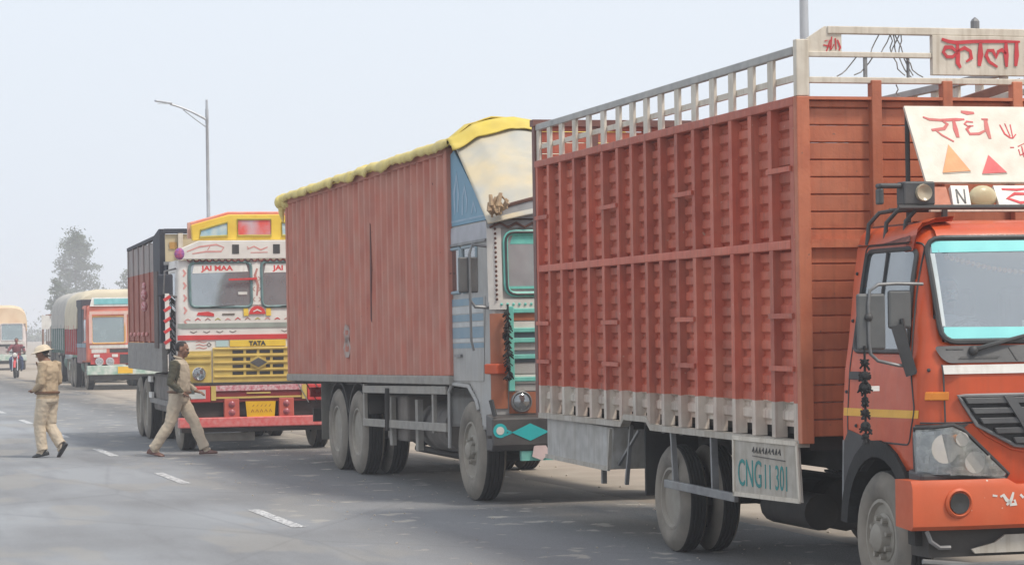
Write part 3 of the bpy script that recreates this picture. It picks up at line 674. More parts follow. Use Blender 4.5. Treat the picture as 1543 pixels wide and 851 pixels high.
# door bolts, side lamp and a garland behind the glass
for f_ in (G1, GL):
    q = M()
    for a, b in ((.53, 1.3), (.53, 1.75), (.53, 2.05), (1.62, 1.45), (1.60, 1.05), (1.2, .97), (.7, 1.09)):
        o = f_(a, b, .004); q.ball(o, .012, 6, 4)
    kind(q.build('bolt', black, T1), 'stuff')
    patch([(1.62, 1.27), (1.69, 1.27), (1.69, 1.32), (1.62, 1.32)], f_, .003, .02).build('indicator', amber, T1, bev=.006)
q = M()
for i in range(36): q.ball((1.41-.06*sin(pi*i/35), .42+i*.037, 2.13-.10*sin(pi*i/35)), .017, 6, 4)
kind(q.build('garland', mat('marigold', (.75, .35, .03), (.6, .12, .03), .8, sc=40), T1), 'stuff')
# curtain and seats inside
M().box(.5, .53, .25, 1.9, 1.0, 2.2).build('cab_lining', inside, T1)
cur = M(); 
for i in range(7): cur.lathe([(1.62, .025), (2.17, .02)], (.66+i*.035, .26, 0), 'z', 8)
cur.build('curtain', mat('maroon_curtain', (.09, .02, .022), (.06, .015, .018), .9), T1, True)
M().box(.62, 1.05, .35, .95, 1.18, 1.36).box(.58, .7, .35, .95, 1.36, 1.95).box(.62, 1.05, 1.15, 1.8, 1.18, 1.36).box(.58, .7, 1.15, 1.8, 1.36, 1.95).build('seat', mat('seat_cloth', (.12, .07, .06), (.08, .05, .05), .9), T1, bev=.04)
M().box(1.33, 1.6, .26, 1.88, 1.3, 1.585).build('dashboard', black, T1, bev=.03)
M().tube([(1.22+.07*sin(a*pi/9), .65+.2*cos(a*pi/9), 1.56+.19*sin(a*pi/9)) for a in range(18)], .014, 6, True).bar((1.4, .65, 1.45), (1.22, .65, 1.56), .03).build('steering_wheel', black, T1, True)
M().box(.55, 1.65, .22, 1.92, .95, 1.0).box(.52, .56, .2, 1.94, .8, 1.25).build('cab_floor', chassis, T1)
# cowl panel, wipers, stripe
cw = patch(rpoly([(.24, 1.592), (.265, 1.52), (.30, 1.49), (1.84, 1.49), (1.875, 1.52), (1.9, 1.592)], .03), F1, .003, .01).build('cowl_panel', mat('cowl_grey', (.05, .052, .055), (.075, .075, .078), .55, dust=(.2, .19, .18), dusta=.4), T1, True)
q = M()
for a in (.36, .42, .5): patch([(a, 1.515), (a+.1, 1.515), (a+.12, 1.528), (a+.02, 1.528)], F1, .013, .004, m=q)
patch([(.3, 1.57), (.4, 1.57), (.4, 1.578), (.3, 1.578)], F1, .013, .004, m=q); patch([(.68, 1.58), (.685, 1.58), (.73, 1.5), (.72, 1.5)], F1, .013, .004, m=q)
q.build('vent', black, cw)
M().tube([F1(.455, 1.565, .02), F1(.5, 1.58, .045), F1(.78, 1.645, .04), F1(1.08, 1.69, .03)], [.02, .014, .011, .007], 6).ball(F1(.455, 1.563, .025), .03).tube([F1(1.2, 1.565, .02), F1(1.25, 1.58, .045), F1(1.6, 1.66, .03)], [.02, .014, .007], 6).build('wiper', black, T1, True)
patch([(.265, 1.425), (1.875, 1.425), (1.875, 1.478), (.265, 1.478)], F1, .003, .006).build('white_stripe', white, T1)
q = M(); 
for a, b in (((.262, 1.48), (.262, 1.14)), ((1.878, 1.48), (1.878, 1.14)), ((.14, 1.135), (2.0, 1.135))): q.tube([F1(a[0]+(b[0]-a[0])*i/30, a[1]+(b[1]-a[1])*i/30, -.001) for i in range(31)], .006, 5)
q.build('panel_seam', black, T1)
# grille with slanted ends and an emblem rib
gp = [(.34, 1.295), (1.80, 1.295), (1.69, 1.12), (1.45, .995), (1.07, .955), (.69, .995), (.45, 1.12)]
gr = patch(gp, F1, .006, .012).build('grille', mat('grille_dark', (.02, .02, .022), (.03, .03, .03), .6), T1, True)
q = M()
for z, a in ((1.265, .37), (1.205, .41), (1.145, .46), (1.085, .55), (1.025, .67)):
    patch([(a+.02, z-.018), (2.14-a-.02, z-.018), (2.14-a, z+.018), (a, z+.018)], F1, .02, .022, m=q)
q.build('grille_slat', mat('grille_grey', (.09, .092, .095), (.065, .065, .07), .5, dust=(.2, .19, .17), dusta=.3), gr, bev=.004)
for s in (1, -1):
    q = patch([(1.07-s*.46, 1.29), (1.07-s*.40, 1.29), (1.07-s*.2, .99), (1.07-s*.27, .985)], F1, .03, .022)
    q.build('grille_rib', MATS['grille_grey'], gr)
gasket(gp, F1, .012, .016).build('grille_trim', steel, gr, True)
q = M(); 
for s in (1, -1):
    pts = [(1.07-s*.64, 1.133), (1.07-s*.56, 1.06), (1.07-s*.4, .975), (1.07-s*.2, .935), (1.07, .93)]; q.tube([F1(a, b, .004) for a, b in dens([*pts, pts[-1]])[:-1]][:-1], .008, 6)
q.build('crease', orange, T1, True)
# headlamps
for s in (1, -1):
    mir = (lambda a: a) if s > 0 else (lambda a: 2.14-a)
    hp = [(mir(a), b) for a, b in ((.13, 1.10), (.3, 1.118), (.36, 1.09), (.635, .83), (.62, .805), (.14, .825))]
    h = patch(hp, F1, .002, .014).build('headlamp', mat('lamp_housing', (.72, .73, .7), (.16, .17, .16), .25, metal=.35, sc=19), T1, True)
    q = M()
    for a, b, r in ((.245, .985, .088), (.425, .90, .065), (.345, 1.04, .042)):
        o = F1(mir(a), b, .016); q.lathe([(.03, r), (.018, r*.85), (.004, r*.5), (.0, r*.2), (.008, 0)], (o.x+.006, o.y, o.z), 'x', 18)
    q.build('reflector', chrome, h, True)
    q = M(); o = F1(mir(.42), .91, .016); q.ball((o.x, o.y, o.z), .022); o = F1(mir(.235), .99, .016); q.ball((o.x, o.y, o.z), .026); q.build('bulb', white, h, True)
    M().ball(F1(mir(.32), 1.04, .02), .028).build('indicator', amber, h, True)
    for a, b, e_, f2 in ((.15, 1.07, .05, .02), (.2, .88, .09, .02), (.3, .86, .07, .018), (.52, .86, .06, .016), (.32, .95, .03, .05), (.16, .9, .02, .05), (.5, .92, .03, .02)):
        M().prism([F1(mir(p_), q_, .02) for p_, q_ in ((a, b), (a+e_, b-.004), (a+e_*.9, b+f2), (a+.005, b+f2*.8))], (.012, 0, 0)).build('facet', chrome, h)
    patch([(mir(a), b) for a, b in ((.135, 1.085), (.3, 1.10), (.35, 1.075), (.62, .83), (.61, .815), (.145, .835))], F1, .05, .006).build('lens', clear, h, True)
    gasket([(mir(a), b) for a, b in ((.128, 1.105), (.3, 1.125), (.365, 1.095), (.65, .825), (.63, .798), (.135, .818))], F1, .012, .02).build('lamp_rim', black, h)
    patch([(mir(a), b) for a, b in ((.128, 1.125), (.40, 1.128), (.36, 1.1), (.3, 1.125), (.13, 1.105))], F1, .004, .012).build('lamp_lid', black, h)
# bumper with fog lamps
bo = rpoly([(.02, .52), (2.12, .52), (2.12, .8), (.02, .8)], .02); q = M()
sec = [(1.5, .52), (1.77, .505), (1.80, .53), (1.80, .755), (1.775, .8), (1.5, .8)]
ys = [0.02, .06]+grid(.08, 2.06, .06)+[2.08, 2.12]
for i, y in enumerate(ys):
    e = .05*max(0, (abs(y-1.07)-.55)/.5)**2; t = (.62 if .62 < y < 1.52 else 0); 
    q.v += [(x-e*(x > 1.6), y, z-(.035 if z > .7 and .66 < y < 1.48 else 0)) for x, z in sec]
k = 6; q.f = [(i*k+j, i*k+(j+1) % k, (i+1)*k+(j+1) % k, (i+1)*k+j) for i in range(len(ys)-1) for j in range(k)]+[tuple(range(k)), tuple(range(len(q.v)-k, len(q.v)))]; q.mi = [0]*len(q.f)
bm_ = q.build('bumper', mat('bumper_orange', (.58, .09, .025), (.5, .075, .02), .45, dust=(.48, .18, .09), dusta=.35, spec=.35, chips=(.62, .5, .42), chipt=.72, bump=.05), T1, True, ang=35)
for y in (.30, 1.84):
    fl = M().lathe([(-.005, .062), (.012, .066), (.02, .075), (.012, .088), (-.01, .09)], (1.795-.012, y, .665), 'x', 24).build('fog_lamp', MATS['bumper_orange'], bm_, True)
    M().lathe([(0, .062), (.004, .062), (.002, .03), (.0, 0)], (1.797, y, .665), 'x', 20).build('lens', mat('dark_lens', (.02, .02, .02), (.05, .05, .05), .15), fl, True)
q = M(); bfn = plane_fn((1.8, .6, .675), (0, 1, 0), (0, 0, 1), (1, 0, 0))
for pl in ([(-.04, .02), (-.02, .03), (.0, .0), (.03, -.02)], [(.0, -.03), (.03, .0), (.045, .045)], [(.02, -.03), (.06, -.025), (.05, .0)], [(-.09, .03), (-.06, .025)], [(.09, .03), (.11, .01)]): q.stroke(pl, .022, bfn)
q.build('chipped_emblem', white, bm_)
# valance, apron and mudguards below
M().box(1.45, 1.7, .14, 2.0, .34, .52).build('valance', chassis, T1)
M().prism([(1.72, .40, .385), (1.72, .55, .42), (1.72, .62, .465), (1.72, 1.5, .465), (1.72, 1.56, .42), (1.72, 1.7, .385), (1.72, 1.7, .36), (1.72, .42, .36)], (.02, 0, 0)).build('apron_plate', dcream, T1)
M().tube([(1.72, .12, .50), (1.73, .14, .44), (1.72, .2, .40), (1.72, .27, .40)], .014, 6).tube([(1.70, .1, .32), (1.72, .4, .29), (1.72, 1.7, .29)], .016, 6).build('tow_hook', steel, T1, True)
for s in (1, -1):
    Y = (lambda v: v) if s > 0 else (lambda v: 2.14-v)
    q = M(); N = 14
    arc = [(1.04+.47*cos(t), .44+.47*sin(t)) for t in [pi*(-.02+1.0*i/N) for i in range(N+1)]]
    for (xa, za), (xb, zb) in zip(arc, arc[1:]): q.prism([(xa, Y(.095), za), (xb, Y(.095), zb), (xb+(xb-1.04)*.22, Y(.095), zb+(zb-.44)*.22), (xa+(xa-1.04)*.22, Y(.095), za+(za-.44)*.22)], (0, .42*s, 0))
    q.build('wheel_arch', rubber, T1)
    M().prism([(1.5, Y(.1), .86), (1.70, Y(.1), .84), (1.68, Y(.1), .58), (1.57, Y(.1), .5), (1.52, Y(.1), .6)], (0, .2*s, 0)).build('corner_step', black, T1, bev=.02)
    M().prism([(.5, Y(.11), .98), (.58, Y(.11), 1.06), (.86, Y(.11), 1.02), (1.02, Y(.11), .96), (.6, Y(.11), .72), (.56, Y(.11), .5), (.48, Y(.11), .5)], (0, .05*s, 0)).build('mudguard', black, T1)
M().bar((.5, .12, .99), (.42, .14, .5), .025).build('stay', steel, T1)
# mirrors
mt = mat('mirror_tube', (.24, .24, .24), (.16, .16, .16), .4, metal=.5)
q = M(); q.tube([(1.50, .22, 1.965), (1.50, .05, 1.97), (1.50, -.07, 1.965), (1.50, -.125, 1.93), (1.50, -.135, 1.85), (1.50, -.135, 1.62), (1.50, -.125, 1.55), (1.50, -.08, 1.51), (1.50, .05, 1.48), (1.52, .16, 1.47)], .0105, 8)
ma = q.build('mirror_arm', mt, T1, True)
M().ball((1.5, -.135, 1.77), .026).build('clamp', black, ma, True)
M().box(1.465, 1.495, -.205, -.02, 1.575, 1.912).build('mirror', mat('mirror_grey', (.075, .08, .082), (.1, .1, .1), .4, dust=(.2, .2, .19), dusta=.4), T1, bev=.02)
M().box(1.46, 1.49, .0, .15, 1.70, 1.93).build('mirror', MATS['mirror_grey'], T1, bev=.02)
M().bar((1.49, .05, 1.72), (1.52, .13, 1.42), .05, .07).tube([(1.5, .08, 1.76), (1.52, .12, 1.5)], .012, 6).build('mirror_bracket', black, T1)
q = M(); q.tube([(1.64, 2.0, 1.96), (1.5, 2.2, 1.96), (1.5, 2.26, 1.85), (1.5, 2.26, 1.6), (1.5, 2.2, 1.5), (1.6, 2.0, 1.48)], .014, 8).build('mirror_arm', mt, T1, True)
M().box(1.465, 1.495, 2.16, 2.34, 1.575, 1.912).build('mirror', MATS['mirror_grey'], T1, bev=.02)
# black tassel charm hanging from the mirror arm
q = M(); z = 1.5; rnd = random.Random(1)
q.tube([(1.5, -.165, 1.6), (1.5, -.165, 1.04)], .008, 5)
for zz, r in ((1.5, .026), (1.42, .034), (1.35, .042), (1.28, .022), (1.2, .026), (1.12, .034), (1.06, .022)):
    q.ball((1.5, -.165, zz), (r, r, r*.9), 8, 6)
    for i in range(14):
        a = rnd.uniform(0, 2*pi); q.bar((1.5, -.165, zz), (1.5+r*1.12*cos(a), -.165+r*1.12*sin(a), zz-rnd.uniform(-.02, .05)), .01)
tc_ = q.build('tassel', mat('black_wool', (.015, .015, .016), (.03, .03, .03), .95), T1)
M().box(1.505, 1.52, -.15, -.08, 1.33, 1.36).box(1.505, 1.52, -.19, -.165, 1.325, 1.365).build('tag', white, tc_)
# roof gutter, rack, spot lamp and slogan board
vis = M(); vis.prism([(.46, .27, 2.235), (.52, .33, 2.35), (1.22, .33, 2.35), (1.3, .27, 2.235), (1.28, .21, 2.225), (.48, .21, 2.225)], (0, .02, 0)).build('roof_gutter', mat('gutter_brown', (.13, .045, .035), (.1, .04, .035), .6), T1)
rk = M()
for x, y in ((.62, .27), (.85, .29), (1.1, .31)):
    rk.tube([(x, y-.03, 2.23), (x+.01, y-.02, 2.36), (x+.06, y+.03, 2.43), (x+.1, y+.12, 2.445)], .014, 7)
rk.tube([(.66, .38, 2.445), (1.2, .42, 2.445)], .014, 7).tube([(1.2, .2, 2.44), (1.2, 1.94, 2.44)], .016, 7).tube([(.7, .36, 2.445), (.7, 1.8, 2.445)], .014, 7)
for y in (1.85, 1.83): rk.tube([(.9, y+.05, 2.23), (.9, y, 2.42), (.95, y-.1, 2.445)], .014, 7)
rk.tube([(.55, .56, 2.36), (.56, .555, 3.08)], .016, 7).tube([(.55, 1.58, 2.36), (.56, 1.58, 3.08)], .016, 7)
for y in (.6, 1.55): rk.bar((1.0, y, 2.34), (1.0, y, 2.45), .03)
rk.build('roof_rack', black, T1, True)
n3 = Vector((.505, 0, .32)).normalized(); up3 = Vector((-.32, 0, .505)).normalized(); o3 = Vector((.87, .54, 2.615))
sfn = plane_fn(o3, (0, 1, 0), up3, n3)
sb = M(); sb.prism([sfn(0, 0, -.02), sfn(1.06, 0, -.02), sfn(1.06, .6, -.02), sfn(0, .6, -.02)], n3*.02); slog = sb.build('slogan_board', mat('slogan_white', (.66, .60, .52), (.58, .52, .44), .5, dust=(.6, .52, .42), dusta=.25), T1)
def ts(pts):
    out_ = []
    for a, b in pts:
        u = a*.2349+1290; v = b*.2349+160; s = (v-160)/115; u0 = 1362+31*s
        out_.append(((u-u0)*(.00467-.00015*s), .6*(1-s)))
    return out_
rose = mat('faded_red_lettering', (.55, .1, .1), (.5, .14, .12), .6)
q = M()
for pl, wd in (([(425, 72), (465, 88), (540, 93), (640, 88), (690, 86)], .022), ([(800, 84), (842, 86)], .022), ([(545, 95), (580, 118), (560, 148), (480, 158)], .024), ([(500, 152), (545, 190), (622, 232)], .016), ([(620, 92), (632, 150), (648, 205)], .03),
               ([(745, 104), (705, 100), (690, 116), (715, 132), (748, 128)], .015), ([(730, 128), (705, 150), (725, 182), (785, 180), (822, 160)], .02), ([(825, 86), (835, 150), (855, 212)], .032), ([(668, 36), (705, 44), (752, 44)], .03)):
    q.stroke(ts(pl), wd, sfn)
q.build('painted_lettering', rose, slog)
q = M()
for pl in ([(918, 120), (950, 180), (985, 205), (1003, 208)], [(950, 112), (985, 195)], [(985, 118), (1003, 205)], [(1003, 208), (1022, 182)], [(985, 268), (1010, 268)], [(1035, 262), (1080, 240), (1090, 300), (1050, 318), (1040, 280)], [(1060, 260), (1075, 330)]): q.stroke(ts(pl), .012, sfn)
q.build('painted_trident', redpaint, slog)
for tri, nm, cc in (([(585, 252), (725, 420), (545, 432)], 'orange_paint', (.78, .36, .16)), ([(842, 318), (962, 430), (800, 438)], 'red_paint', (.7, .12, .12))):
    pp = ts(tri); q = M(); q.prism([sfn(a, b, .001) for a, b in pp], n3*.003); q.build('painted_triangle', mat(nm, cc, tuple(x*.85 for x in cc), .6), slog)
    M().stroke([pp[2], pp[1]], .01, lambda a, b, c: sfn(a, b-.008, c)).build('triangle_shadow_line', dcream, slog)
sb2 = M(); row = .2
def rowbox(a0, a1, mat_, nm, b0=-.03, b1=-.195, th=.02, sk=0):
    return M().prism([sfn(a0, b0, -.03), sfn(a1, b0, -.03), sfn(a1+sk, b1, -.03), sfn(a0+sk, b1, -.03)], n3*th).build(nm, mat_, slog)
rowbox(0.0, .13, bulk, 'lower_panel'); npl = rowbox(.155, .275, white, 'letter_plate', th=.035, sk=-.02)
q = M()
for pl in ([(.172, -.17), (.185, -.06)], [(.185, -.06), (.222, -.17)], [(.222, -.17), (.24, -.06)]): q.stroke(pl, .016, lambda a, b, c: sfn(a, b, c+.005))
q.build('painted_lettering', black, npl)
rowbox(.45, 1.06, white, 'lower_panel', th=.035, sk=0)
q = M(); q.stroke([(.5, -.06), (.6, -.065), (.75, -.05)], .02, lambda a, b, c: sfn(a, b, c+.005)).stroke([(.75, -.1), (.58, -.095), (.52, -.13), (.6, -.165), (.78, -.15)], .024, lambda a, b, c: sfn(a, b, c+.005)); q.build('painted_lettering', redpaint, slog)
M().bar(sfn(-.03, -.21, 0), sfn(1.08, -.21, 0), .03, .03).build('board_ledge', cream, slog)
q = M(); o = sfn(.36, -.11, -.01); q.ball(tuple(o), (.05, .095, .075), 16, 10); q.build('marker_lamp', mat('lamp_cream', (.62, .55, .35), (.5, .42, .25), .3), slog, True)
sp_ = M().box(1.08, 1.2, .24, .45, 2.455, 2.60).box(1.1, 1.18, .09, .24, 2.56, 2.59).box(1.1, 1.18, .09, .12, 2.46, 2.56).build('spot_lamp', mat('lamp_box', (.03, .035, .04), (.06, .06, .065), .5, dust=(.2, .19, .17), dusta=.3), T1, bev=.012)
M().lathe([(0, .055), (.02, .05), (.005, .03), (0, 0)], (1.2, .37, 2.53), 'x', 16).build('lens', mat('lamp_glow', (.5, .42, .3), (.35, .3, .22), .2), sp_, True)
# ================================================================ SECOND TRUCK: tall dusty container body, pale blue cab, tarpaulins
T2 = truck(-.6376, 25.6967, .2876, 'tall dusty red-brown container truck with yellow tarpaulin on top and pale blue cab', grp='cargo trucks queued along the shoulder')
PT = .0113; T2.rotation_euler = (0, -PT, .2876-pi/2)
cont = mat('container_brown', (.55, .18, .125), (.43, .135, .095), .75, sc=2, streak=(.5, .27, .21, .5), dust=(.5, .34, .27), dusta=.45, chips=(.2, .08, .06), chipt=.735)
grail = mat('dusty_rail', (.33, .315, .29), (.24, .23, .21), .8, sc=8, dust=(.38, .33, .27), dusta=.5)
pblue = mat('pale_blue', (.22, .34, .42), (.26, .36, .42), .55, sc=3, streak=(.3, .3, .28, .5), dust=(.38, .36, .32), dusta=.5)
pgrey = mat('cab_grey', (.42, .42, .41), (.34, .335, .33), .6, sc=4, streak=(.28, .24, .2, .5), dust=(.4, .36, .3), dusta=.4)
W2 = 2.3; X0, X1_ = -8.5, -.03; Z0, Z1 = 1.25, 3.6
def vcorr(x0, x1, z0, z1, ya, yb, p=.282):
    pr = []; x = x0
    while x < x1-.02:
        for dx, y in ((0, ya), (.07, ya), (.14, yb), (.21, yb)):
            if x+dx < x1: pr.append((x+dx, y))
        x += p
    pr.append((x1, ya)); q = M(); q.v = [(x, y, z) for x, y in pr for z in (z0, z1)]; q.f = [(2*i, 2*i+2, 2*i+3, 2*i+1) for i in range(len(pr)-1)]; q.mi = [0]*len(q.f); return q
vcorr(X0+.1, X1_-.1, Z0, Z1, .02, .07).build('side_wall', cont, T2)
M().prism([(-3.60, .014, 1.9), (-3.55, .014, 1.86), (-3.52, .014, 2.5), (-3.535, .014, 3.0), (-3.56, .014, 3.02), (-3.59, .014, 2.5)], (0, .008, 0)).build('scrape', mat('rust_scrape', (.16, .06, .05), (.12, .05, .04), .9), T2)
vcorr(X0+.1, X1_-.1, Z0, Z1, W2-.02, W2-.056).build('side_wall', cont, T2)
for x in (X0, X1_-.1):
    for y in (0, W2-.12): M().box(x, x+.1, y, y+.12, Z0-.0, Z1).build('corner_post', cont, T2, bev=.012)
for y in (0.006, W2-.09): M().box(X0+.1, X1_-.1, y, y+.08, Z1-.06, Z1+.04).build('top_rail', cont, T2, bev=.01)
M().box(X0+.02, X1_-.02, .1, W2-.1, Z1-.02, Z1+.02).build('container_roof', cont, T2)
M().box(X0+.01, X0+.05, .12, W2-.12, Z0, Z1).build('rear_door', cont, T2); M().box(X1_-.05, X1_-.01, .12, W2-.12, Z0, Z1).build('front_wall', cont, T2)
M().box(X0-.02, X1_+.0, -.012, .09, 1.155, 1.248).build('bottom_rail', grail, T2, bev=.012)
M().box(X0-.02, X1_+.0, W2-.09, W2+.01, 1.155, 1.248).build('bottom_rail', grail, T2, bev=.012)
M().box(X0, X1_, .1, W2-.1, 1.12, 1.23).build('floor', chassis, T2)
q = M(); lf = lambda a, b, c: Vector((-5.1+a, .022-c, 1.53+b))
for pl in ([(.30, .28), (.12, .3), (.05, .22), (.14, .15), (.28, .12), (.36, .04), (.28, -.04), (.1, -.04), (.03, .04), (.12, .12), (.28, .17), (.33, .24), (.28, .29)], [(.2, .2), (.22, .06)]): q.stroke(pl, .075, lf)
q.build('worn_mark', mat('worn_white', (.44, .38, .35), (.36, .2, .16), .8, sc=16), T2)
# ---- tarpaulins
ytarp = mat('yellow_tarp', (.72, .56, .07), (.6, .45, .06), .7, sc=3, dust=(.55, .46, .25), dusta=.35, bump=.5, bsc=12)
ptarp = mat('pale_yellow_tarp', (.80, .64, .2), (.6, .47, .16), .8, sc=5, dust=(.6, .53, .3), dusta=.4, bump=.6, bsc=14)
btarp = mat('beige_tarp', (.60, .5, .33), (.36, .40, .42), .75, sc=2.2, dust=(.56, .48, .34), dusta=.4, bump=.4, bsc=9)
def sheet(nu, nv, fn, name, m, par, th=.012):
    q = M(); q.v = [fn(i/nu, j/nv) for i in range(nu+1) for j in range(nv+1)]; q.f = [(i*(nv+1)+j, i*(nv+1)+j+1, (i+1)*(nv+1)+j+1, (i+1)*(nv+1)+j) for i in range(nu) for j in range(nv)]; q.mi = [0]*len(q.f)
    o = q.build(name, m, par, True, ang=70); d = o.modifiers.new('cloth', 'SOLIDIFY'); d.thickness = th; return o
def tarp_top(x, v):
    y = -.05+v*(W2+.1); hump = .17*math.exp(-((x-.15)/.9)**2)*math.exp(-((y-.55)/.62)**2)*min(1, v*9)
    return y, 3.655+.08*sin(pi*v)+hump
def roof_tarp(u, v):
    x = X0-.1+u*(8.80); y, z = tarp_top(x, v)
    z += .06*mnoise.noise((x*1.3, y*2, 4))+.05*abs(mnoise.noise((x*3, y*3.5, 6)))+.014*mnoise.noise((x*5, y*6, 2))
    if v == 0 or v == 1: z -= .05
    return (x, y, z)
t2t = sheet(150, 30, roof_tarp, 'tarpaulin', ytarp, None, .015); t2t.parent = None
# wrinkled hem hanging over the side of the roof
def hem_(u, v):
    x = X0-.14+u*8.85; fold = mnoise.noise((x*9, 1, 2))*.5+mnoise.noise((x*3.2, 4, 2))
    drop = .085+.045*mnoise.noise((x*1.7, 2, 8))+.03*mnoise.noise((x*6.5, 3, 1))
    if v < .34: y = .25-.27*v/.34; z = 3.70+.018*fold-.01*v
    else: t = (v-.34)/.66; y = -.02-.045*sin(pi*t*.8)-.03*fold*t; z = 3.69+.018*fold-drop*t-.03*t
    return (x, y, z)
hem = sheet(230, 8, hem_, 'roof_hem', ptarp, t2t, .012)
q = M()   # bunched rear corner
for i in range(5): q.ball((X0-.1+.06*i, -.03+.03*i, 3.58+.02*sin(i*2)), (.13-.015*i, .09, .1), 10, 8)
q.tube([(X0-.08, -.02, 3.6), (X0-.06, -.03, 3.42), (X0-.02, -.02, 3.3)], [.07, .04, .01], 7)
q.build('tarp_bunch', ptarp, t2t, True)
tag(t2t, 'yellow tarpaulin tied over the roof of the tall container', 'tarpaulin')
t2t.parent = None; t2t.matrix_world = Matrix.LocRotScale(T2.location, T2.rotation_euler, None)
def front_tarp(u, v, o=0):     # u down the slope, v across
    y0, zt = tarp_top(.18, v); y = .02+v*(W2-.04)
    x = .19+u*1.23+.02; z = (zt-.03)*(1-u)+(2.74+.16*sin(pi*v))*u
    s = sin(pi*v)**.5*sin(pi*u)
    return (x+.035*s+o, y, z+.03*s+.07*mnoise.noise((u*3, v*5, 2))*s+.05*abs(mnoise.noise((u*5+v*7, v*4-u*3, 5)))*s+.02*mnoise.noise((u*16, v*20, 2))*s+o)
def flap(u, v):
    a = .12+.09*mnoise.noise((v*7, 1, 3))
    if u < .25: y, z = tarp_top(.17+u*.2, v); return (.17+u*.2, y, z+.012)
    x, y, z = front_tarp((u-.25)/.75*a, v, .022); return (x, -.04+v*(W2+.08), z+.03*mnoise.noise((v*11, u*3, 1))+.045*abs(mnoise.noise((v*7, u*2, 9))))
sheet(14, 60, flap, 'front_flap', ytarp, t2t)
bt = sheet(60, 70, front_tarp, 'tarpaulin', btarp, None); tag(bt, 'beige patched tarpaulin sloping down to the pale blue cab', 'tarpaulin')
q = M(); 
for a, b in ((.02, .98), (.3, .3)):
    pass
bt.matrix_world = t2t.matrix_world.copy()
q = M(); rnd = random.Random(3)
for i in range(16):
    a = Vector((1.40+rnd.uniform(0, .05), .10+rnd.uniform(-.05, .05), 2.80+rnd.uniform(0, .06))); b_ = a+Vector((rnd.uniform(-.02, .05), rnd.uniform(-.09, .12), rnd.uniform(.06, .22))); m_ = (a+b_)/2+Vector((rnd.uniform(.0, .05), rnd.uniform(-.04, .04), rnd.uniform(-.03, .05)))
    q.tube([a, m_, b_, b_+Vector((.02, rnd.uniform(-.05, .05), -.06))], [.012, .026, .02, .008], 6)
q.build('cloth_knot', mat('tan_cloth', (.46, .33, .2), (.3, .2, .13), .9, sc=14), bt, True)
# ---- cab
c2 = Cab([(.72, 1.36, .05, .05), (1.1, 1.385, .05, .06), (2.0, 1.385, .05, .06), (2.7, 1.36, .05, .06), (2.78, 1.345, .055, .06)], 1.15, -.24, .03)
w2l = rpoly([(.215, 2.045), (1.09, 2.045), (1.09, 2.655), (.215, 2.655)], .1)
w2r = [(2.3-a, b) for a, b in w2l][::-1]
dwa = rpoly([(-.10, 2.1), (.31, 2.1), (.31, 2.55), (-.10, 2.55)], .04); dwb = rpoly([(.38, 2.1), (.92, 2.1), (.92, 2.55), (.38, 2.55)], .04)
arch = [(-.5, .3), (-.2, 1.08), (-.08, 1.16), (.58, 1.14), (.85, 1.0), (1.05, .72), (1.1, .3)]
def hole2(c):
    if c.x > 1.2 and (inpoly(w2l, c.y, c.z) or inpoly(w2r, c.y, c.z)): return True
    if (c.y < .1 or c.y > 2.2) and c.x < 1.25 and (inpoly(dwa, c.x, c.z) or inpoly(dwb, c.x, c.z) or inpoly(arch, c.x, c.z)): return True
    return False
cab2 = c2.shell(sorted(grid(.72, 2.0, .04)+grid(2.045, 2.655, .035)+[2.7, 2.74, 2.78]), grid(.14, 2.16, .04), grid(-.24, 1.27, .04), hole2).build('cab', pgrey, T2, True); c2.finish(cab2)
F2, G2 = c2.F, c2.G; G2l = lambda a, b, c=0: c2.G(a, b, c, True)
tealp = mat('turquoise_paint', (.16, .58, .48), (.11, .46, .4), .45, sc=9, dust=(.4, .46, .42), dusta=.25)
glz = glass('dusty_glass', (.5, .55, .55), (.46, .52, .54), .75, .1)
for pw in (w2l, w2r):
    g_ = patch(pw, F2, -.004, .006).build('windscreen', glz, T2, True)
    gasket(pw, F2, .028, .01).build('window_frame', tealp, g_, True)
    gasket(pw, F2, .014, .03).build('window_seal', black, g_, True)
    xs_ = [p[0] for p in pw]; a, b = min(xs_)+.03, max(xs_)-.03
    patch([(a+.02, 2.54), (b-.02, 2.54), (b-.05, 2.63), (a+.05, 2.63)], F2, .003, .002).build('sun_strip', tealp, g_, True)
    patch([(a, 2.10), (b, 2.10), (b, 2.125), (a, 2.125)], F2, .003, .01).build('glass_bar', tealp, g_, True)
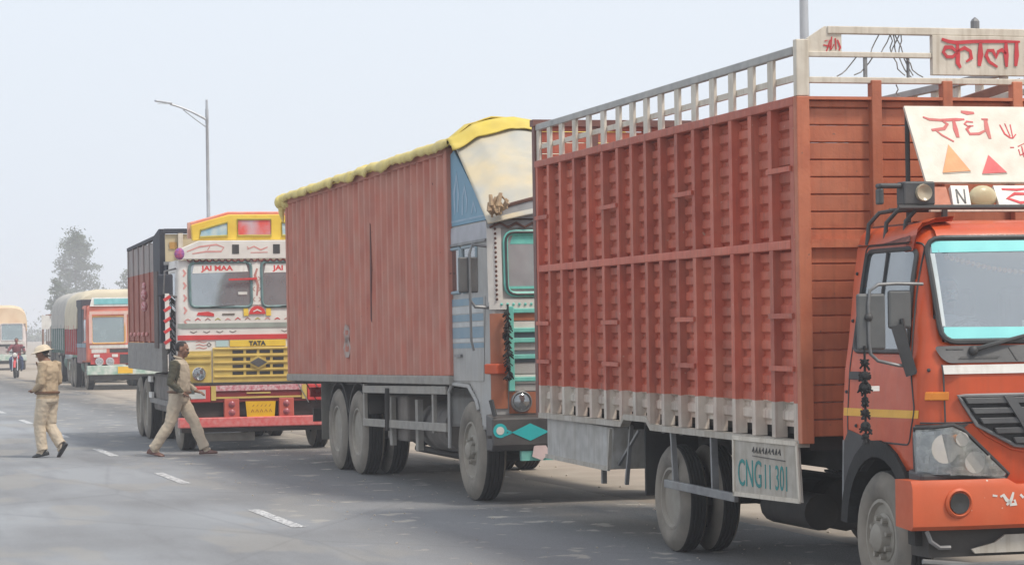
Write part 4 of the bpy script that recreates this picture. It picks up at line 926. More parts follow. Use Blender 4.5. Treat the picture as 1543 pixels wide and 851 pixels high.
for f_ in (G2, G2l):
    for pw in (dwa, dwb):
        g_ = patch(pw, f_, -.004, .006).build('door_window', glass('side_glass2', (.35, .4, .42), (.12, .13, .14), .5), T2, True)
        gasket(pw, f_, .018, .006).build('window_frame', pblue, g_, True)
    patch([(-.22, 2.6), (1.3, 2.6), (1.3, 2.765), (-.22, 2.765)], f_, .003, .01).build('header_panel', mat('lilac_grey', (.42, .42, .45), (.36, .36, .38), .6), T2, True)
    patch([(-.23, 2.575), (1.28, 2.575), (1.28, 2.6), (-.23, 2.6)], f_, .003, .02).build('drip_rail', steel, T2)
    patch([(-.22, 1.2), (1.1, 1.2), (1.2, 2.04), (-.22, 2.04)], f_, .002, .006).build('door', pgrey, T2, True)
    bl = mat('sky_blue_stripe', (.16, .27, .36), (.2, .31, .38), .55, dust=(.36, .36, .34), dusta=.4); pw_ = mat('chalk_stripe', (.56, .57, .56), (.45, .46, .46), .6, dust=(.4, .38, .34), dusta=.4)
    for z0, z1, m_ in ((1.96, 2.03, bl), (1.88, 1.95, pw_), (1.80, 1.87, bl), (1.745, 1.79, pw_), (1.63, 1.74, bl), (1.59, 1.625, pw_), (1.53, 1.58, bl)):
        patch([(-.2, z0), (1.14, z0), (1.14, z1), (-.2, z1)], f_, .008, .003).build('side_stripe', m_, T2, True)
    patch([(.1, 1.44), (.34, 1.44), (.34, 1.47), (.1, 1.47)], f_, .008, .025).build('door_handle', steel, T2)
    gasket(arch[1:-1][::-1]+[(-.3, .45), (1.1, .5)][:0], f_, .001, .0) if False else None
    q = M(); q.tube([f_(a, b, .012) for a, b in dens([(-.215, .5), (-.2, 1.08), (-.08, 1.165), (.56, 1.145), (.85, 1.0), (1.06, .73)], .05)[:-1] if not (a > .3 and b < .6)][:34], .02, 6)
    q.build('arch_lip', pgrey, T2, True)
q = M(); q.box(-.22, 1.2, .12, .16, .5, 1.3).box(-.22, 1.2, 2.14, 2.18, .5, 1.3); 
M().box(-.24, 1.3, .55, .6, .5, 1.3).build('inner_wing', chassis, T2); M().box(-.24, 1.3, 1.7, 1.75, .5, 1.3).build('inner_wing', chassis, T2)
M().box(-.2, 1.3, .08, 2.22, 1.2, 1.25).box(-.21, -.17, .08, 2.22, 1.25, 2.7).build('cab_lining', inside, T2)
M().box(.95, 1.3, .1, 2.2, 1.75, 2.0).build('dashboard', inside, T2, bev=.03)
for y in (.3, 1.3): M().box(-.1, .35, y, y+.7, 1.5, 1.7).box(-.15, .0, y, y+.7, 1.7, 2.3).build('seat', MATS['seat_cloth'], T2, bev=.04)
# painted side gable below the tarpaulin
for f_ in (G2, G2l):
    sgn = -1 if f_ is G2 else 1; y = .05 if f_ is G2 else 2.25
    M().prism([(-.12, y, 2.785), (-.12, y, 3.5), (.1, y, 3.56), (1.36, y, 2.785)], (0, .02*-sgn, 0)).build('gable_panel', mat('gable_blue', (.14, .30, .42), (.18, .34, .45), .6, dust=(.3, .36, .4), dusta=.3), T2)
    q = M(); gfn = lambda a, b, c: Vector((a, y+sgn*c, b)); m2 = mat('gable_motif', (.34, .45, .55), (.26, .38, .48), .7)
    for pl, wd in (([(.12, 2.9), (.1, 3.12), (.2, 3.3), (.26, 3.1), (.22, 2.92)], .07), ([(.4, 2.88), (.42, 3.05), (.5, 3.16), (.58, 3.02), (.55, 2.9)], .06), ([(.75, 2.88), (.82, 2.98), (.92, 2.88)], .05), ([(-.08, 2.83), (1.2, 2.83)], .03)): q.stroke(pl, wd, gfn)
    q.build('painted_motif', m2, T2)
# front face: white beaded corner columns, turquoise frame with orange and grey bands
wcol = mat('beaded_white', (.68, .65, .6), (.58, .55, .5), .6)
brown = mat('brown_trim', (.12, .05, .035), (.09, .04, .03), .7)
for s in (1, -1):
    mi = (lambda a: a) if s > 0 else (lambda a: 2.3-a)
    k = patch([(mi(a), b) for a, b in ((.055, 1.97), (.175, 1.97), (.175, 2.77), (.055, 2.77))], F2, .003, .012).build('corner_column', wcol, T2, True)
    q = M()
    for i in range(17): o = F2(mi(.115), 2.0+i*.046, .017); q.ball(o, .014, 6, 4)
    kind(q.build('bead', brown, k), 'stuff')
    patch([(mi(a), b) for a, b in ((.06, .93), (.21, .93), (.21, 1.86), (.06, 1.86))], F2, .003, .01).build('corner_panel', mat('rust_orange', (.42, .12, .05), (.34, .1, .045), .55, sc=6, dust=(.4, .25, .18), dusta=.4), T2, True)
    patch([(mi(a), b) for a, b in ((.05, 1.27), (.2, 1.27), (.2, 1.37), (.05, 1.37))], F2, .014, .045).build('side_lamp', mat('orange_lens', (.62, .1, .03), (.5, .08, .03), .35), T2, bev=.012)
    o = F2(mi(.34), .995, .02); h = M().lathe([(-.02, .105), (.03, .105), (.04, .095), (.02, .085), (.0, .05), (-.005, 0)], o, 'x', 22).build('headlamp', steel, T2, True)
    M().lathe([(0, .085), (.02, .06), (.03, 0)], o+Vector((.03, 0, 0)), 'x', 18).build('lens', clear, h, True)
    M().bar((1.53, mi(.03), .86), (1.5, mi(.0), 1.02), .035).build('corner_marker', black, T2)
patch([(.06, 2.70), (2.24, 2.70), (2.24, 2.775), (.06, 2.775)], F2, .003, .02).build('header_board', mat('header_grey', (.32, .32, .32), (.26, .26, .26), .6), T2, True)
q = M(); n = 26
q.tube([F2(.08+i*2.14/n/1, 2.725+(.022 if i % 2 else -.022), .035) for i in range(n+1)], .013, 5); q.build('wavy_trim', brown, T2)
M().prism([(1.36, .17, 2.79)]+[(1.36, .17+1.96*i/14, 2.80+.26*sin(pi*(.12+.76*i/14))) for i in range(15)]+[(1.36, 2.13, 2.79)], (.03, 0, 0)).build('crest_board', mat('crest_grey', (.36, .37, .38), (.28, .29, .3), .6, sc=6), T2)
M().tube([(1.385, .17+1.96*i/14, 2.80+.26*sin(pi*(.12+.76*i/14))) for i in range(15)], .02, 6).build('crest_trim', brown, T2, True)
# windscreen sill and ladder grille
patch([(.06, 1.9), (2.24, 1.9), (2.24, 2.0), (.06, 2.0)], F2, .003, .015).build('sill_board', wcol, T2, True)
q = M()
for i in range(34): q.ball(F2(.16+i*.06, 1.95, .02), .015, 6, 4)
kind(q.build('bead', tealp, T2), 'stuff')
bands = [(1.79, 1.88, MATS['rust_orange']), (1.70, 1.78, wcol), (1.60, 1.69, mat('slate', (.12, .15, .17), (.1, .12, .14), .6)), (1.50, 1.59, pgrey), (1.38, 1.49, MATS['slate']), (1.27, 1.37, pgrey), (1.17, 1.26, wcol), (1.1, 1.16, pgrey), (.88, 1.09, MATS['rust_orange'])]
for z0, z1, m_ in bands: patch([(.225, z0), (2.075, z0), (2.075, z1), (.225, z1)], F2, .003, .012).build('grille_band', m_, T2, True)
for z in (1.885, 1.695, 1.595, 1.435, 1.215): patch([(.26, z-.022), (2.04, z-.022), (2.04, z+.022), (.26, z+.022)], F2, .012, .03).build('grille_rung', tealp, T2, bev=.006)
for y in (.245, 2.055, 1.15): patch([(y-.028, 1.1), (y+.028, 1.1), (y+.028, 1.93), (y-.028, 1.93)], F2, .014, .035).build('grille_upright', tealp, T2, bev=.006)
# bumper with turquoise diamond and rings
bm2 = M().prism([(1.3, -.0, .52), (1.5, -.0, .52), (1.54, -.0, .58), (1.54, -.0, .84), (1.3, -.0, .88)], (0, 2.3, 0)).build('bumper', mat('bumper_black', (.025, .025, .03), (.05, .05, .05), .5, dust=(.2, .18, .16), dusta=.35), T2, bev=.015)
bfn2 = plane_fn((1.54, 0, .70), (0, 1, 0), (0, 0, 1), (1, 0, 0)); cy = mat('bright_turquoise', (.03, .46, .46), (.03, .38, .4), .4)
for y in (.38, 1.15, 1.92):
    q = M(); q.prism([bfn2(y+a, b, .001) for a, b in ((-.19, 0), (0, -.085), (.19, 0), (0, .085))], (.004, 0, 0)); q.build('painted_diamond', cy, bm2)
    if y != 1.15:
        q = M(); q.stroke([(y-.19, 0), (y-.27, .035)], .03, bfn2).stroke([(y-.19, 0), (y-.27, -.03)], .03, bfn2); q.build('painted_tail', cy, bm2)
for y in (.075, 2.225):
    M().lathe([(0, .07), (.004, .07)], (1.541, y, .72), 'x', 18).build('painted_ring', cy, bm2); M().lathe([(0, .04), (.007, .04)], (1.541, y, .72), 'x', 14).build('ring_centre', wcol, bm2)
M().box(1.44, 1.5, .3, 2.0, .42, .515).build('number_plate', tealp, bm2); M().prism([(1.52, .42, .56), (1.52, .52, .6), (1.52, .58, .5), (1.52, .5, .42), (1.52, .4, .46)], (.012, 0, 0)).build('tag', mat('pink_tag', (.75, .58, .55), (.65, .5, .48), .6), bm2)
M().bar((1.3, .2, .6), (1.3, 2.1, .6), .06).bar((1.48, -.04, .66), (1.48, .08, .66), .03).build('crossbar', chassis, T2)
q = M(); rnd = random.Random(5); q.tube([(1.46, .2, 1.95), (1.46, .195, 1.2)], .01, 5)
for i in range(120):
    z = rnd.uniform(1.25, 1.9); a = rnd.uniform(0, 2*pi); r = .055*(.5+.5*abs(sin(z*14))); q.bar((1.46, .195, z), (1.46+r*cos(a), .195+r*sin(a), z-.04), .011)
q.build('tassel', MATS['black_wool'], T2)
for s in (1, -1):
    mi = (lambda a: a) if s > 0 else (lambda a: 2.3-a)
    a = M().tube([(1.3, mi(.04), 2.52), (1.28, mi(-.1), 2.54), (1.28, mi(-.13), 2.45), (1.28, mi(-.13), 2.0), (1.28, mi(-.08), 1.93), (1.3, mi(.05), 1.92)], .015, 7).tube([(1.28, mi(-.13), 2.0), (1.26, mi(-.12), 1.6), (1.27, mi(-.1), 1.5)], .013, 6).build('mirror_arm', mt, T2, True)
    M().box(1.24, 1.27, min(mi(-.24), mi(-.04)), max(mi(-.24), mi(-.04)), 2.07, 2.42).build('mirror', MATS['mirror_grey'], a, bev=.02)
# ---- running gear
M().box(-8.3, 1.2, .7, .78, .85, 1.12).build('chassis_rail', chassis, T2); M().box(-8.3, 1.2, 1.52, 1.6, .85, 1.12).build('chassis_rail', chassis, T2)
RW = .505
for x in (-5.62, -4.5):
    for y, fl in ((.02, False), (2.28, True)): wheel(T2, x, y, RW+PT*-x, RW, .26, True, flip=fl)
    q = M(); q.lathe([(0, .09), (1.8, .09)], (x, .25, RW+PT*-x), 'y', 10).ball((x, 1.15, RW+PT*-x), (.24, .24, .24)); q.build('axle', chassis, T2, True)
for y, fl in ((.02, False), (2.28, True)): wheel(T2, .6, y, RW-.005, RW, .27, flip=fl)
M().lathe([(0, .08), (1.8, .08)], (.6, .25, .46), 'y', 10).build('axle', chassis, T2, True)
for x in (-5.1,):
    for y in (.55, 1.7):
        q = M()
        for i in range(6): q.bar((x-1.0+i*.1, y, .74-i*.035), (x, y, .93-i*.035), .09, .03).bar((x, y, .93-i*.035), (x+1.0-i*.1, y, .74-i*.035), .09, .03)
        q.build('leaf_spring', chassis, T2)
for z0, z1 in ((1.035, 1.12), (.645, .735)): M().prism([(-4.03, .0, z0), (-.22, .0, z0+.02), (-.22, .0, z1+.02), (-4.03, .0, z1)], (0, .03, 0)).build('guard_rail', grail, T2, bev=.006)
for x in (-4.02, -.8): M().box(x-.035, x+.035, .012, .05, .64, 1.14).build('guard_post', grail, T2)
for x in (-2.78, -2.7): M().bar((x, -.008, 1.1), (x-.04, -.008, .62), .03).build('strap', chassis, T2)
M().box(-3.3, -2.35, .12, .62, .5, 1.02).build('battery_box', mat('dusty_box', (.16, .15, .14), (.11, .1, .095), .8, dust=(.3, .26, .22), dusta=.6), T2, bev=.03)
M().lathe([(0, .2), (.03, .27), (1.15, .27), (1.18, .2)], (-2.1, .45, .68), 'x', 20).build('fuel_tank', MATS['dusty_box'], T2, True)
M().box(-2.9, -2.78, .05, .1, .45, 1.0).build('tank_band', grail, T2); M().box(-1.9, -1.78, .1, .16, .42, .98).build('tank_band', grail, T2)
M().tube([(-2.6, .3, .42), (-1.5, .5, .36), (-.3, .6, .42)], .04, 7).build('exhaust', chassis, T2, True)
for x in (-6.36,): M().box(x, x+.02, .0, .58, .42, 1.13).build('mud_flap', mat('flap_grey', (.15, .145, .135), (.1, .1, .09), .85, dust=(.3, .27, .22), dusta=.6), T2); M().box(x, x+.02, 1.72, 2.3, .42, 1.13).build('mud_flap', MATS['flap_grey'], T2)
for x in (-5.62, -4.5):
    q = M()
    for i in range(9):
        a = pi*(.12+.76*i/9); b = pi*(.12+.76*(i+1)/9); q.prism([(x+.58*cos(t), .06, RW+.063+.58*sin(t)) for t in (a, b)]+[(x+.61*cos(t), .06, RW+.063+.61*sin(t)) for t in (b, a)], (0, .5, 0))
    q.build('mudguard', chassis, T2)
# rear underrun bar with warning stripes
M().box(-8.32, -8.24, .3, 2.1, .60, .78).build('underrun_bar', chassis, T2)
for y in (.75, 1.6): M().bar((-8.28, y, .65), (-8.28, y, 1.15), .07).build('underrun_post', chassis, T2)
for y0, y1 in ((.12, .2), (.24, .32), (.36, .42)): M().bar((-8.5, y0, 1.14), (-8.48, y0+.16, .86), .04, .012, mi=0).build('warning_strap', white if y0 != .24 else black, T2)
M().box(-8.52, -8.46, .3, .52, .93, 1.06).build('tail_lamp', redlamp, T2, bev=.01); M().box(-8.52, -8.46, 1.78, 2.0, .93, 1.06).build('tail_lamp', redlamp, T2, bev=.01)
# ================================================================ THIRD TRUCK: red, white and yellow decorated cab
T3 = truck(-5.043, 37.05, .25, 'decorated truck with yellow crown board, white windscreen frame and gold grille', grp='cargo trucks queued along the shoulder')
brn3 = mat('body_brown', (.36, .10, .065), (.29, .078, .05), .7, streak=(.3, .14, .11, .4), dust=(.36, .2, .16), dusta=.35, zsplit=(2.68, (.34, .32, .31), True), rnd=.12)
grey3 = mat('skirt_grey', (.26, .25, .24), (.17, .16, .155), .8, sc=9, dust=(.36, .33, .29), dusta=.5)
dk3 = mat('dark_navy', (.035, .04, .055), (.05, .05, .06), .7)
wht3 = mat('cab_white', (.80, .77, .72), (.70, .66, .61), .4, sc=6, bump=.03, dust=(.6, .52, .44), dusta=.2)
red3 = mat('signal_red', (.66, .06, .06), (.56, .05, .05), .4, bump=.03)
yel3 = mat('crown_yellow', (.85, .60, .08), (.76, .5, .06), .4, bump=.03)
gold = mat('gold_paint', (.76, .57, .17), (.64, .47, .15), .38, bump=.03, metal=.15)
pink = mat('pink_paint', (.72, .34, .3), (.62, .26, .24), .5, sc=14)
W3 = 2.3; YC = 1.13
# ---- cargo body
for y0, s in ((-.1, 1), (2.36, -1)):
    for i in range(6):
        a = -5.55+i*.83; M().box(a+.03, a+.80, min(y0+.02*s, y0+.06*s), max(y0+.02*s, y0+.06*s), 1.6, 3.12).build('side_panel', brn3, T3)
    for i in range(7): M().box(-5.58+i*.83, -5.5+i*.83, min(y0, y0+.07*s), max(y0, y0+.07*s), 1.58, 3.14).build('side_post', brn3, T3)
    q = M().prism([(-5.6, y0-.004*s, 3.12), (-1.4, y0-.004*s, 3.17), (-1.4, y0-.004*s, 3.22), (-5.6, y0-.004*s, 3.17)], (0, .08*s, 0)); q.build('top_rail', dk3, T3)
    M().box(-5.6, -.45, min(y0-.01*s, y0+.08*s), max(y0-.01*s, y0+.08*s), 1.14, 1.575).build('body_skirt', grey3, T3, bev=.01)
    q = M().prism([(-1.42, y0-.012*s, 1.58), (-.5, y0-.012*s, 1.58), (-.5, y0-.012*s, 3.29), (-.62, y0-.012*s, 3.29), (-1.42, y0-.012*s, 3.2)], (0, .09*s, 0)); q.build('corner_panel', dk3, T3)
    for i in range(5): M().ball((-4.9+i*.62, y0-.02*s, 1.71), (.05, .03, .04), 8, 5).build('marker_boss', pink, T3)
    M().box(-1.25, -.75, min(y0-.03*s, y0-.012*s), max(y0-.03*s, y0-.012*s), 1.5, 2.66).build('brown_post', mat('taupe', (.14, .11, .10), (.1, .08, .075), .8), T3)
M().box(-5.6, -5.54, -.03, 2.29, 1.58, 3.14).build('tailgate', brn3, T3); M().box(-5.5, -.5, 0, 2.26, 1.5, 1.57).build('floor', chassis, T3)
q = M()
for z, c_ in ((2.47, .06), (2.33, .09), (2.15, .085)): q.ball((-2.35, -.16, z), (c_, c_*.6, c_), 10, 7)
q.build('pompom', mat('pompom_pink', (.72, .48, .48), (.5, .12, .14), .9, sc=30), T3, True)
bf3 = mat('bulkhead_beige', (.56, .47, .3), (.48, .4, .27), .7)
M().box(-.25, -.2, -.06, 2.32, 2.78, 3.2).build('bulkhead', bf3, T3); M().box(-.5, -.2, -.05, 2.3, 1.5, 2.76).build('bulkhead_lower', dk3, T3)
M().box(-.28, -.16, -.08, 2.34, 3.21, 3.28).build('bulkhead_beam', dk3, T3); M().box(-.28, -.15, -.08, 2.34, 2.74, 2.79).build('bulkhead_beam', steel, T3)
for y in (.16, 2.1): M().box(-.19, -.12, y-.035, y+.035, 2.79, 3.21).build('bulkhead_post', cream, T3)
M().box(-.195, -.18, .0, .11, 2.98, 3.08).build('painted_panel', mat('ochre', (.5, .28, .08), (.4, .22, .07)), T3)
# ---- cab
c3 = Cab([(.95, .93, -.03, .07), (1.5, .96, -.04, .08), (2.0, .95, -.04, .08), (2.6, .91, -.03, .08), (2.78, .89, -.02, .08)], YC, -.15, .03)
w3l = rpoly([(.16, 2.10), (1.055, 2.09), (1.055, 2.745), (.16, 2.74)], .09)
w3r = [(2*YC-a, b) for a, b in w3l][::-1]
dw3 = rpoly([(.05, 2.08), (.75, 2.08), (.72, 2.6), (.05, 2.6)], .05)
def hole3(c):
    if c.x > .75 and (inpoly(w3l, c.y, c.z) or inpoly(w3r, c.y, c.z)): return True
    return (c.y < .05 or c.y > 2.2) and c.x < .8 and inpoly(dw3, c.x, c.z)
cab3 = c3.shell(sorted(grid(.95, 2.06, .05)+grid(2.09, 2.745, .036)+[2.78]), grid(.06, 2.2, .042), grid(-.15, .8, .05), hole3).build('cab', wht3, T3, True); c3.finish(cab3)
F3, G3 = c3.F, c3.G
glz3 = glass('grey_glass', (.55, .58, .6), (.34, .39, .42), .55, .07)
for pw in (w3l, w3r):
    g_ = patch(pw, F3, -.004, .006).build('windscreen', glz3, T3, True)
    gasket(pw, F3, .022, .012).build('window_seal', mat('seal_teal', (.16, .26, .26), (.1, .16, .16), .5), g_, True)
    xs_ = [p[0] for p in pw]; a, b = min(xs_)+.02, max(xs_)-.02
    bn = patch([(a+.02, 2.585), (b-.02, 2.605), (b-.05, 2.725), (a+.05, 2.722)], F3, .003, .003).build('banner_strip', white, g_, True)
    text_obj('JAI MAA', .10, lambda p, r, c, a=a: F3(a+.16+p, 2.625+r, .004+c), 'banner_lettering', red3, g_, sx=1.25, bold=.004)
    M().tube([F3(a+.1, 2.085, .02), F3(a+.35, 2.10, .03), F3(a+.62, 2.115, .02)], .009, 5).build('wiper', black, g_, True)
    M().box(.5, .9, a, b, 2.0, 2.06).build('dashboard', inside, T3)
patch([(.86, 2.27), (.99, 2.27), (.99, 2.31), (.86, 2.31)], F3, .004, .01).build('sticker', white, T3)
M().bar(F3(.72, 2.49, .05), F3(1.13, 2.5, .05), .03, .03).build('flag_rod', red3, T3)
dG = patch(dw3, G3, -.004, .006).build('door_window', MATS['side_glass2'], T3, True)
for f_ in (G3, lambda a, b, c=0: c3.G(a, b, c, True)):
    patch([(-.1, 1.05), (.78, 1.05), (.78, 2.03), (-.1, 2.03)], f_, .003, .008).build('door', mat('door_dark', (.06, .07, .08), (.1, .08, .08), .6), T3, True)
M().box(-.14, -.1, .0, 2.26, 1.0, 2.7).build('cab_lining', inside, T3)
# white/red bands and sill
patch([(-.02, 1.62), (2.28, 1.62), (2.28, 1.69), (-.02, 1.69)], F3, .003, .012).build('red_band', red3, T3, True)
patch([(-.02, 1.79), (2.28, 1.79), (2.28, 1.86), (-.02, 1.86)], F3, .003, .008).build('sage_band', mat('sage', (.34, .38, .33), (.28, .3, .27), .6), T3, True)
patch([(.25, 1.98), (.5, 1.96), (.5, 2.0), (.42, 2.03), (.27, 2.02)], F3, .003, .006).build('painted_flower', red3, T3)
patch([(.62, 1.975), (.8, 1.975), (.8, 2.0), (.62, 2.0)], F3, .003, .004).build('painted_script', mat('script_grey', (.2, .17, .15), (.15, .12, .1)), T3)
em = M(); em.prism([F3(YC+.12*cos(pi*i/10), 1.985+.12*sin(pi*i/10), .01) for i in range(11)], (.012, 0, 0)); emo = em.build('emblem', red3, T3)
for s in (1, -1): patch([(YC+s*.13, 1.96), (YC+s*.2, 1.96), (YC+s*.2, 2.11), (YC+s*.15, 2.11), (YC+s*.13, 2.04)], F3, .004, .012).build('emblem_wing', yel3, emo)
M().stroke([(-.06, .02), (0, .05), (.06, .02)], .02, lambda a, b, c: F3(YC+a, 2.0+b, .024+c)).build('emblem_mark', wht3, emo)
patch([(YC-.07, 2.12), (YC+.07, 2.12), (YC+.06, 2.74), (YC-.06, 2.74)], F3, .004, .01).build('centre_pillar', wht3, T3, True)
q = M().stroke([(0, .1), (.02, .25), (-.02, .4), (.015, .5)], .035, lambda a, b, c: F3(YC+a, 2.15+b, .015+c)); q.build('pillar_scroll', mat('rose_brown', (.4, .16, .14), (.5, .25, .2)), T3)
for s in (1, -1):
    mi = (lambda a: a) if s > 0 else (lambda a: 2*YC-a)
    for z in (2.64, 2.46, 2.28, 2.1, 1.9): M().stroke([(0, 0), (.03, -.05), (0, -.1)], .035, lambda a, b, c, z=z: F3(mi(.07+a), z+b, .002+c)).build('painted_scroll', pink, T3)
# further painted ornament on the nose: buds, dots and short scrolls
rnd = random.Random(21)
for i in range(15):
    y = .12+i*.145
    m_ = [pink, red3, MATS['rose_brown'], mat('olive_gold', (.42, .34, .06), (.5, .4, .08), .5)][i % 4]
    M().stroke([(-.04, 0), (0, .025+rnd.uniform(-.01, .01)), (.04, 0)], .018, lambda a, b, c, y=y: F3(y+a, 1.905+b, .002+c)).build('painted_bud', m_, T3)
for i in range(11):
    y = .2+i*.19
    if abs(y-YC) > .25: M().stroke([(-.05, .01), (.0, -.012), (.05, .012)], .014, lambda a, b, c, y=y: F3(y+a, 1.735+b, .002+c)).build('painted_bud', mat('script_grey', (.2, .17, .15)), T3)
for s in (1, -1):
    mi = (lambda a: a) if s > 0 else (lambda a: 2*YC-a)
    for z in (1.5, 1.545, 1.59): M().stroke([(-.07, 0), (-.02, .014), (.04, -.006), (.09, .008)], .014, lambda a, b, c, z=z: F3(mi(.3)+a, z+b, .002+c)).build('painted_script', pink, T3)
    M().stroke([(0, 0), (.03, .03), (0, .06), (-.03, .03), (0, 0)], .016, lambda a, b, c: F3(mi(.42)+a, 1.52+b, .002+c)).build('painted_flower', MATS['script_grey'], T3)
    for z in (2.2, 2.35, 2.5): M().stroke([(-.02, -.03), (.015, 0), (-.02, .03)], .014, lambda a, b, c, z=z: F3(YC+.045*s+a*s, z+b, .015+c)).build('painted_scroll', MATS['rose_brown'], T3)
M().stroke([(-.02, 0), (.1, .02), (.2, .0), (.32, .02)], .03, lambda a, b, c: F3(.95+a, 2.875+b, .03+c)).build('painted_scroll', red3, T3) if False else None
# scalloped trim, white header and crown board
q = M()
for i in range(22):
    y = .12+i*.094; q.tube([F3(y, 2.80, .03), F3(y+.024, 2.762, .035), F3(y+.047, 2.757, .035), F3(y+.07, 2.765, .035), F3(y+.094, 2.80, .03)], .011, 5)
q.build('scallop_trim', mat('dark_trim', (.09, .05, .05), (.3, .05, .05), .6, sc=12), T3)
hd = M().prism([(.8, -.02, 2.79), (.8, .04, 2.95), (.8, .3, 3.06), (.8, 1.96, 3.06), (.8, 2.22, 2.95), (.8, 2.28, 2.79)], (.14, 0, 0)).build('header_board', wht3, T3, bev=.01)
hf = plane_fn((.94, 0, 0), (0, 1, 0), (0, 0, 1), (1, 0, 0))
for y in (.83, 1.43): M().box(.935, .945, y-.05, y+.05, 2.865, 3.0).build('vent', black, hd, bev=.0)
for pl in ([(.12, 2.9), (.3, 2.97), (.55, 3.0), (.66, 2.96)], [(.2, 2.87), (.4, 2.9), (.62, 2.9), (.66, 2.96)], [(.42, 2.92), (.46, 2.98)], [(1.0, 2.93), (1.1, 2.97), (1.2, 2.92), (1.3, 2.96)], [(1.0, 2.97), (1.02, 2.94)], [(1.05, 2.88), (1.3, 2.885)], [(1.6, 2.9), (1.8, 2.97), (2.05, 2.92)]): M().stroke(pl, .022, hf).build('painted_scroll', pink, hd)
for y in (.02, 2.24): M().ball((.92, y, 2.87), (.05, .08, .09), 8, 6).build('rosette', mat('rosette', (.5, .1, .2), (.2, .1, .35), .7, sc=20), hd)
crp = [(.22, 3.065), (.2, 3.29), (.75, 3.44), (1.51, 3.44), (2.06, 3.29), (2.04, 3.065)]
cr = M().prism([(.7, a, b) for a, b in crp], (.14, 0, 0)).build('crown_board', yel3, T3, bev=.012)
q = M().tube([(.80, a, b+.012) for a, b in dens(crp[1:5]+[crp[4]], .1)[:-1]][:24], .03, 6); q.build('crown_edge', mat('coral', (.75, .2, .12), (.68, .3, .22), .5), cr, True)
M().prism([(.6, .17, 3.1), (.6, .17, 3.33), (.6, .75, 3.475), (.6, 1.51, 3.475), (.6, 2.09, 3.33), (.6, 2.09, 3.1)], (.08, 0, 0)).build('crown_back', mat('salmon', (.7, .42, .35), (.6, .34, .28), .6), cr)
cf = plane_fn((.842, 0, 0), (0, 1, 0), (0, 0, 1), (1, 0, 0))
for pp, m_ in (([(.32, 3.11), (.73, 3.13), (.73, 3.33), (.34, 3.22)], mat('painted_sky', (.3, .5, .6), (.62, .66, .6), .5, sc=7)), ([(.88, 3.13), (1.37, 3.13), (1.37, 3.37), (.88, 3.37)], mat('painted_rose', (.6, .42, .45), (.75, .1, .08), .5, sc=4)), ([(1.53, 3.13), (1.94, 3.11), (1.92, 3.22), (1.53, 3.33)], MATS['painted_sky'])):
    q = M(); q.prism([cf(a, b, .0005) for a, b in pp], (.004, 0, 0)); pn = q.build('crown_pane', m_, cr)
    M().tube([cf(a, b, .008) for a, b in pp], .016, 6, True).build('pane_frame', mat('olive_gold', (.42, .34, .06), (.5, .4, .08), .5), pn)
# ---- nose: badge strip, grille, lamps
bs = patch([(.72, 1.515), (1.54, 1.515), (1.54, 1.61), (.72, 1.61)], F3, .006, .016).build('badge_strip', yel3, T3, bev=.004)
text_obj('TATA', .085, lambda p, r, c: F3(YC-.13+p, 1.533+r, .023+c), 'badge_lettering', black, bs, sx=1.1, bold=.005)
patch([(.52, 1.52), (.70, 1.52), (.70, 1.605), (.52, 1.605)], F3, .004, .012).build('side_badge', mat('pale_aqua', (.45, .6, .6), (.55, .62, .6), .5), T3)
grl = patch([(.47, .99), (1.79, .99), (1.79, 1.505), (.47, 1.505)], F3, .004, .02).build('grille', gold, T3, bev=.006)
for z in (1.44, 1.335, 1.23, 1.13):
    for a, b in ((.755, .915), (.955, 1.11), (1.15, 1.305), (1.345, 1.505)):
        if a > .9 and b < 1.4 and 1.2 < z < 1.4: a, b = (a, a+.06) if a < 1.1 else (b-.06, b)
        patch([(a, z-.024), (b, z-.024), (b, z+.024), (a, z+.024)], F3, .0225, .004).build('grille_slot', black, grl)
for z in (1.485, 1.385, 1.285, 1.18, 1.08):
    patch([(.49, z-.012), (1.77, z-.012), (1.77, z+.012), (.49, z+.012)], F3, .02, .02).build('grille_bar', gold, grl, bev=.004)
q = M(); q.prism([F3(YC+a, 1.283+b, .044) for a, b in ((-.17, 0), (0, -.10), (.17, 0), (0, .10))], (.012, 0, 0)); dm = q.build('diamond_badge', gold, grl)
q = M(); q.prism([F3(YC+a, 1.283+b, .057) for a, b in ((-.125, 0), (0, -.07), (.125, 0), (0, .07))], (.006, 0, 0)); q.build('diamond_face', mat('badge_grey', (.2, .2, .2), (.14, .14, .14), .4, metal=.4), dm)
for s in (1, -1):
    mi = (lambda a: a) if s > 0 else (lambda a: 2*YC-a)
    q = patch([(mi(a), b) for a, b in ((.06, 1.0), (.45, 1.0), (.45, 1.46), (.06, 1.46))], F3, .004, .014).build('lamp_panel', gold, T3)
    for z in (1.3, 1.39): patch([(mi(a), b) for a, b in ((.08, z-.02), (.44, z-.02), (.44, z+.02), (.08, z+.02))], F3, .018, .018).build('panel_bar', gold, q, bev=.004)
    o = F3(mi(.27), 1.13, .02); h = M().lathe([(-.02, .1), (.02, .1), (.03, .09), (.015, .08), (.0, .03), (0, 0)], o, 'x', 18).build('headlamp', chrome, q, True)
    M().lathe([(0, .082), (.018, .05), (.025, 0)], o+Vector((.022, 0, 0)), 'x', 14).build('lens', clear, h, True)
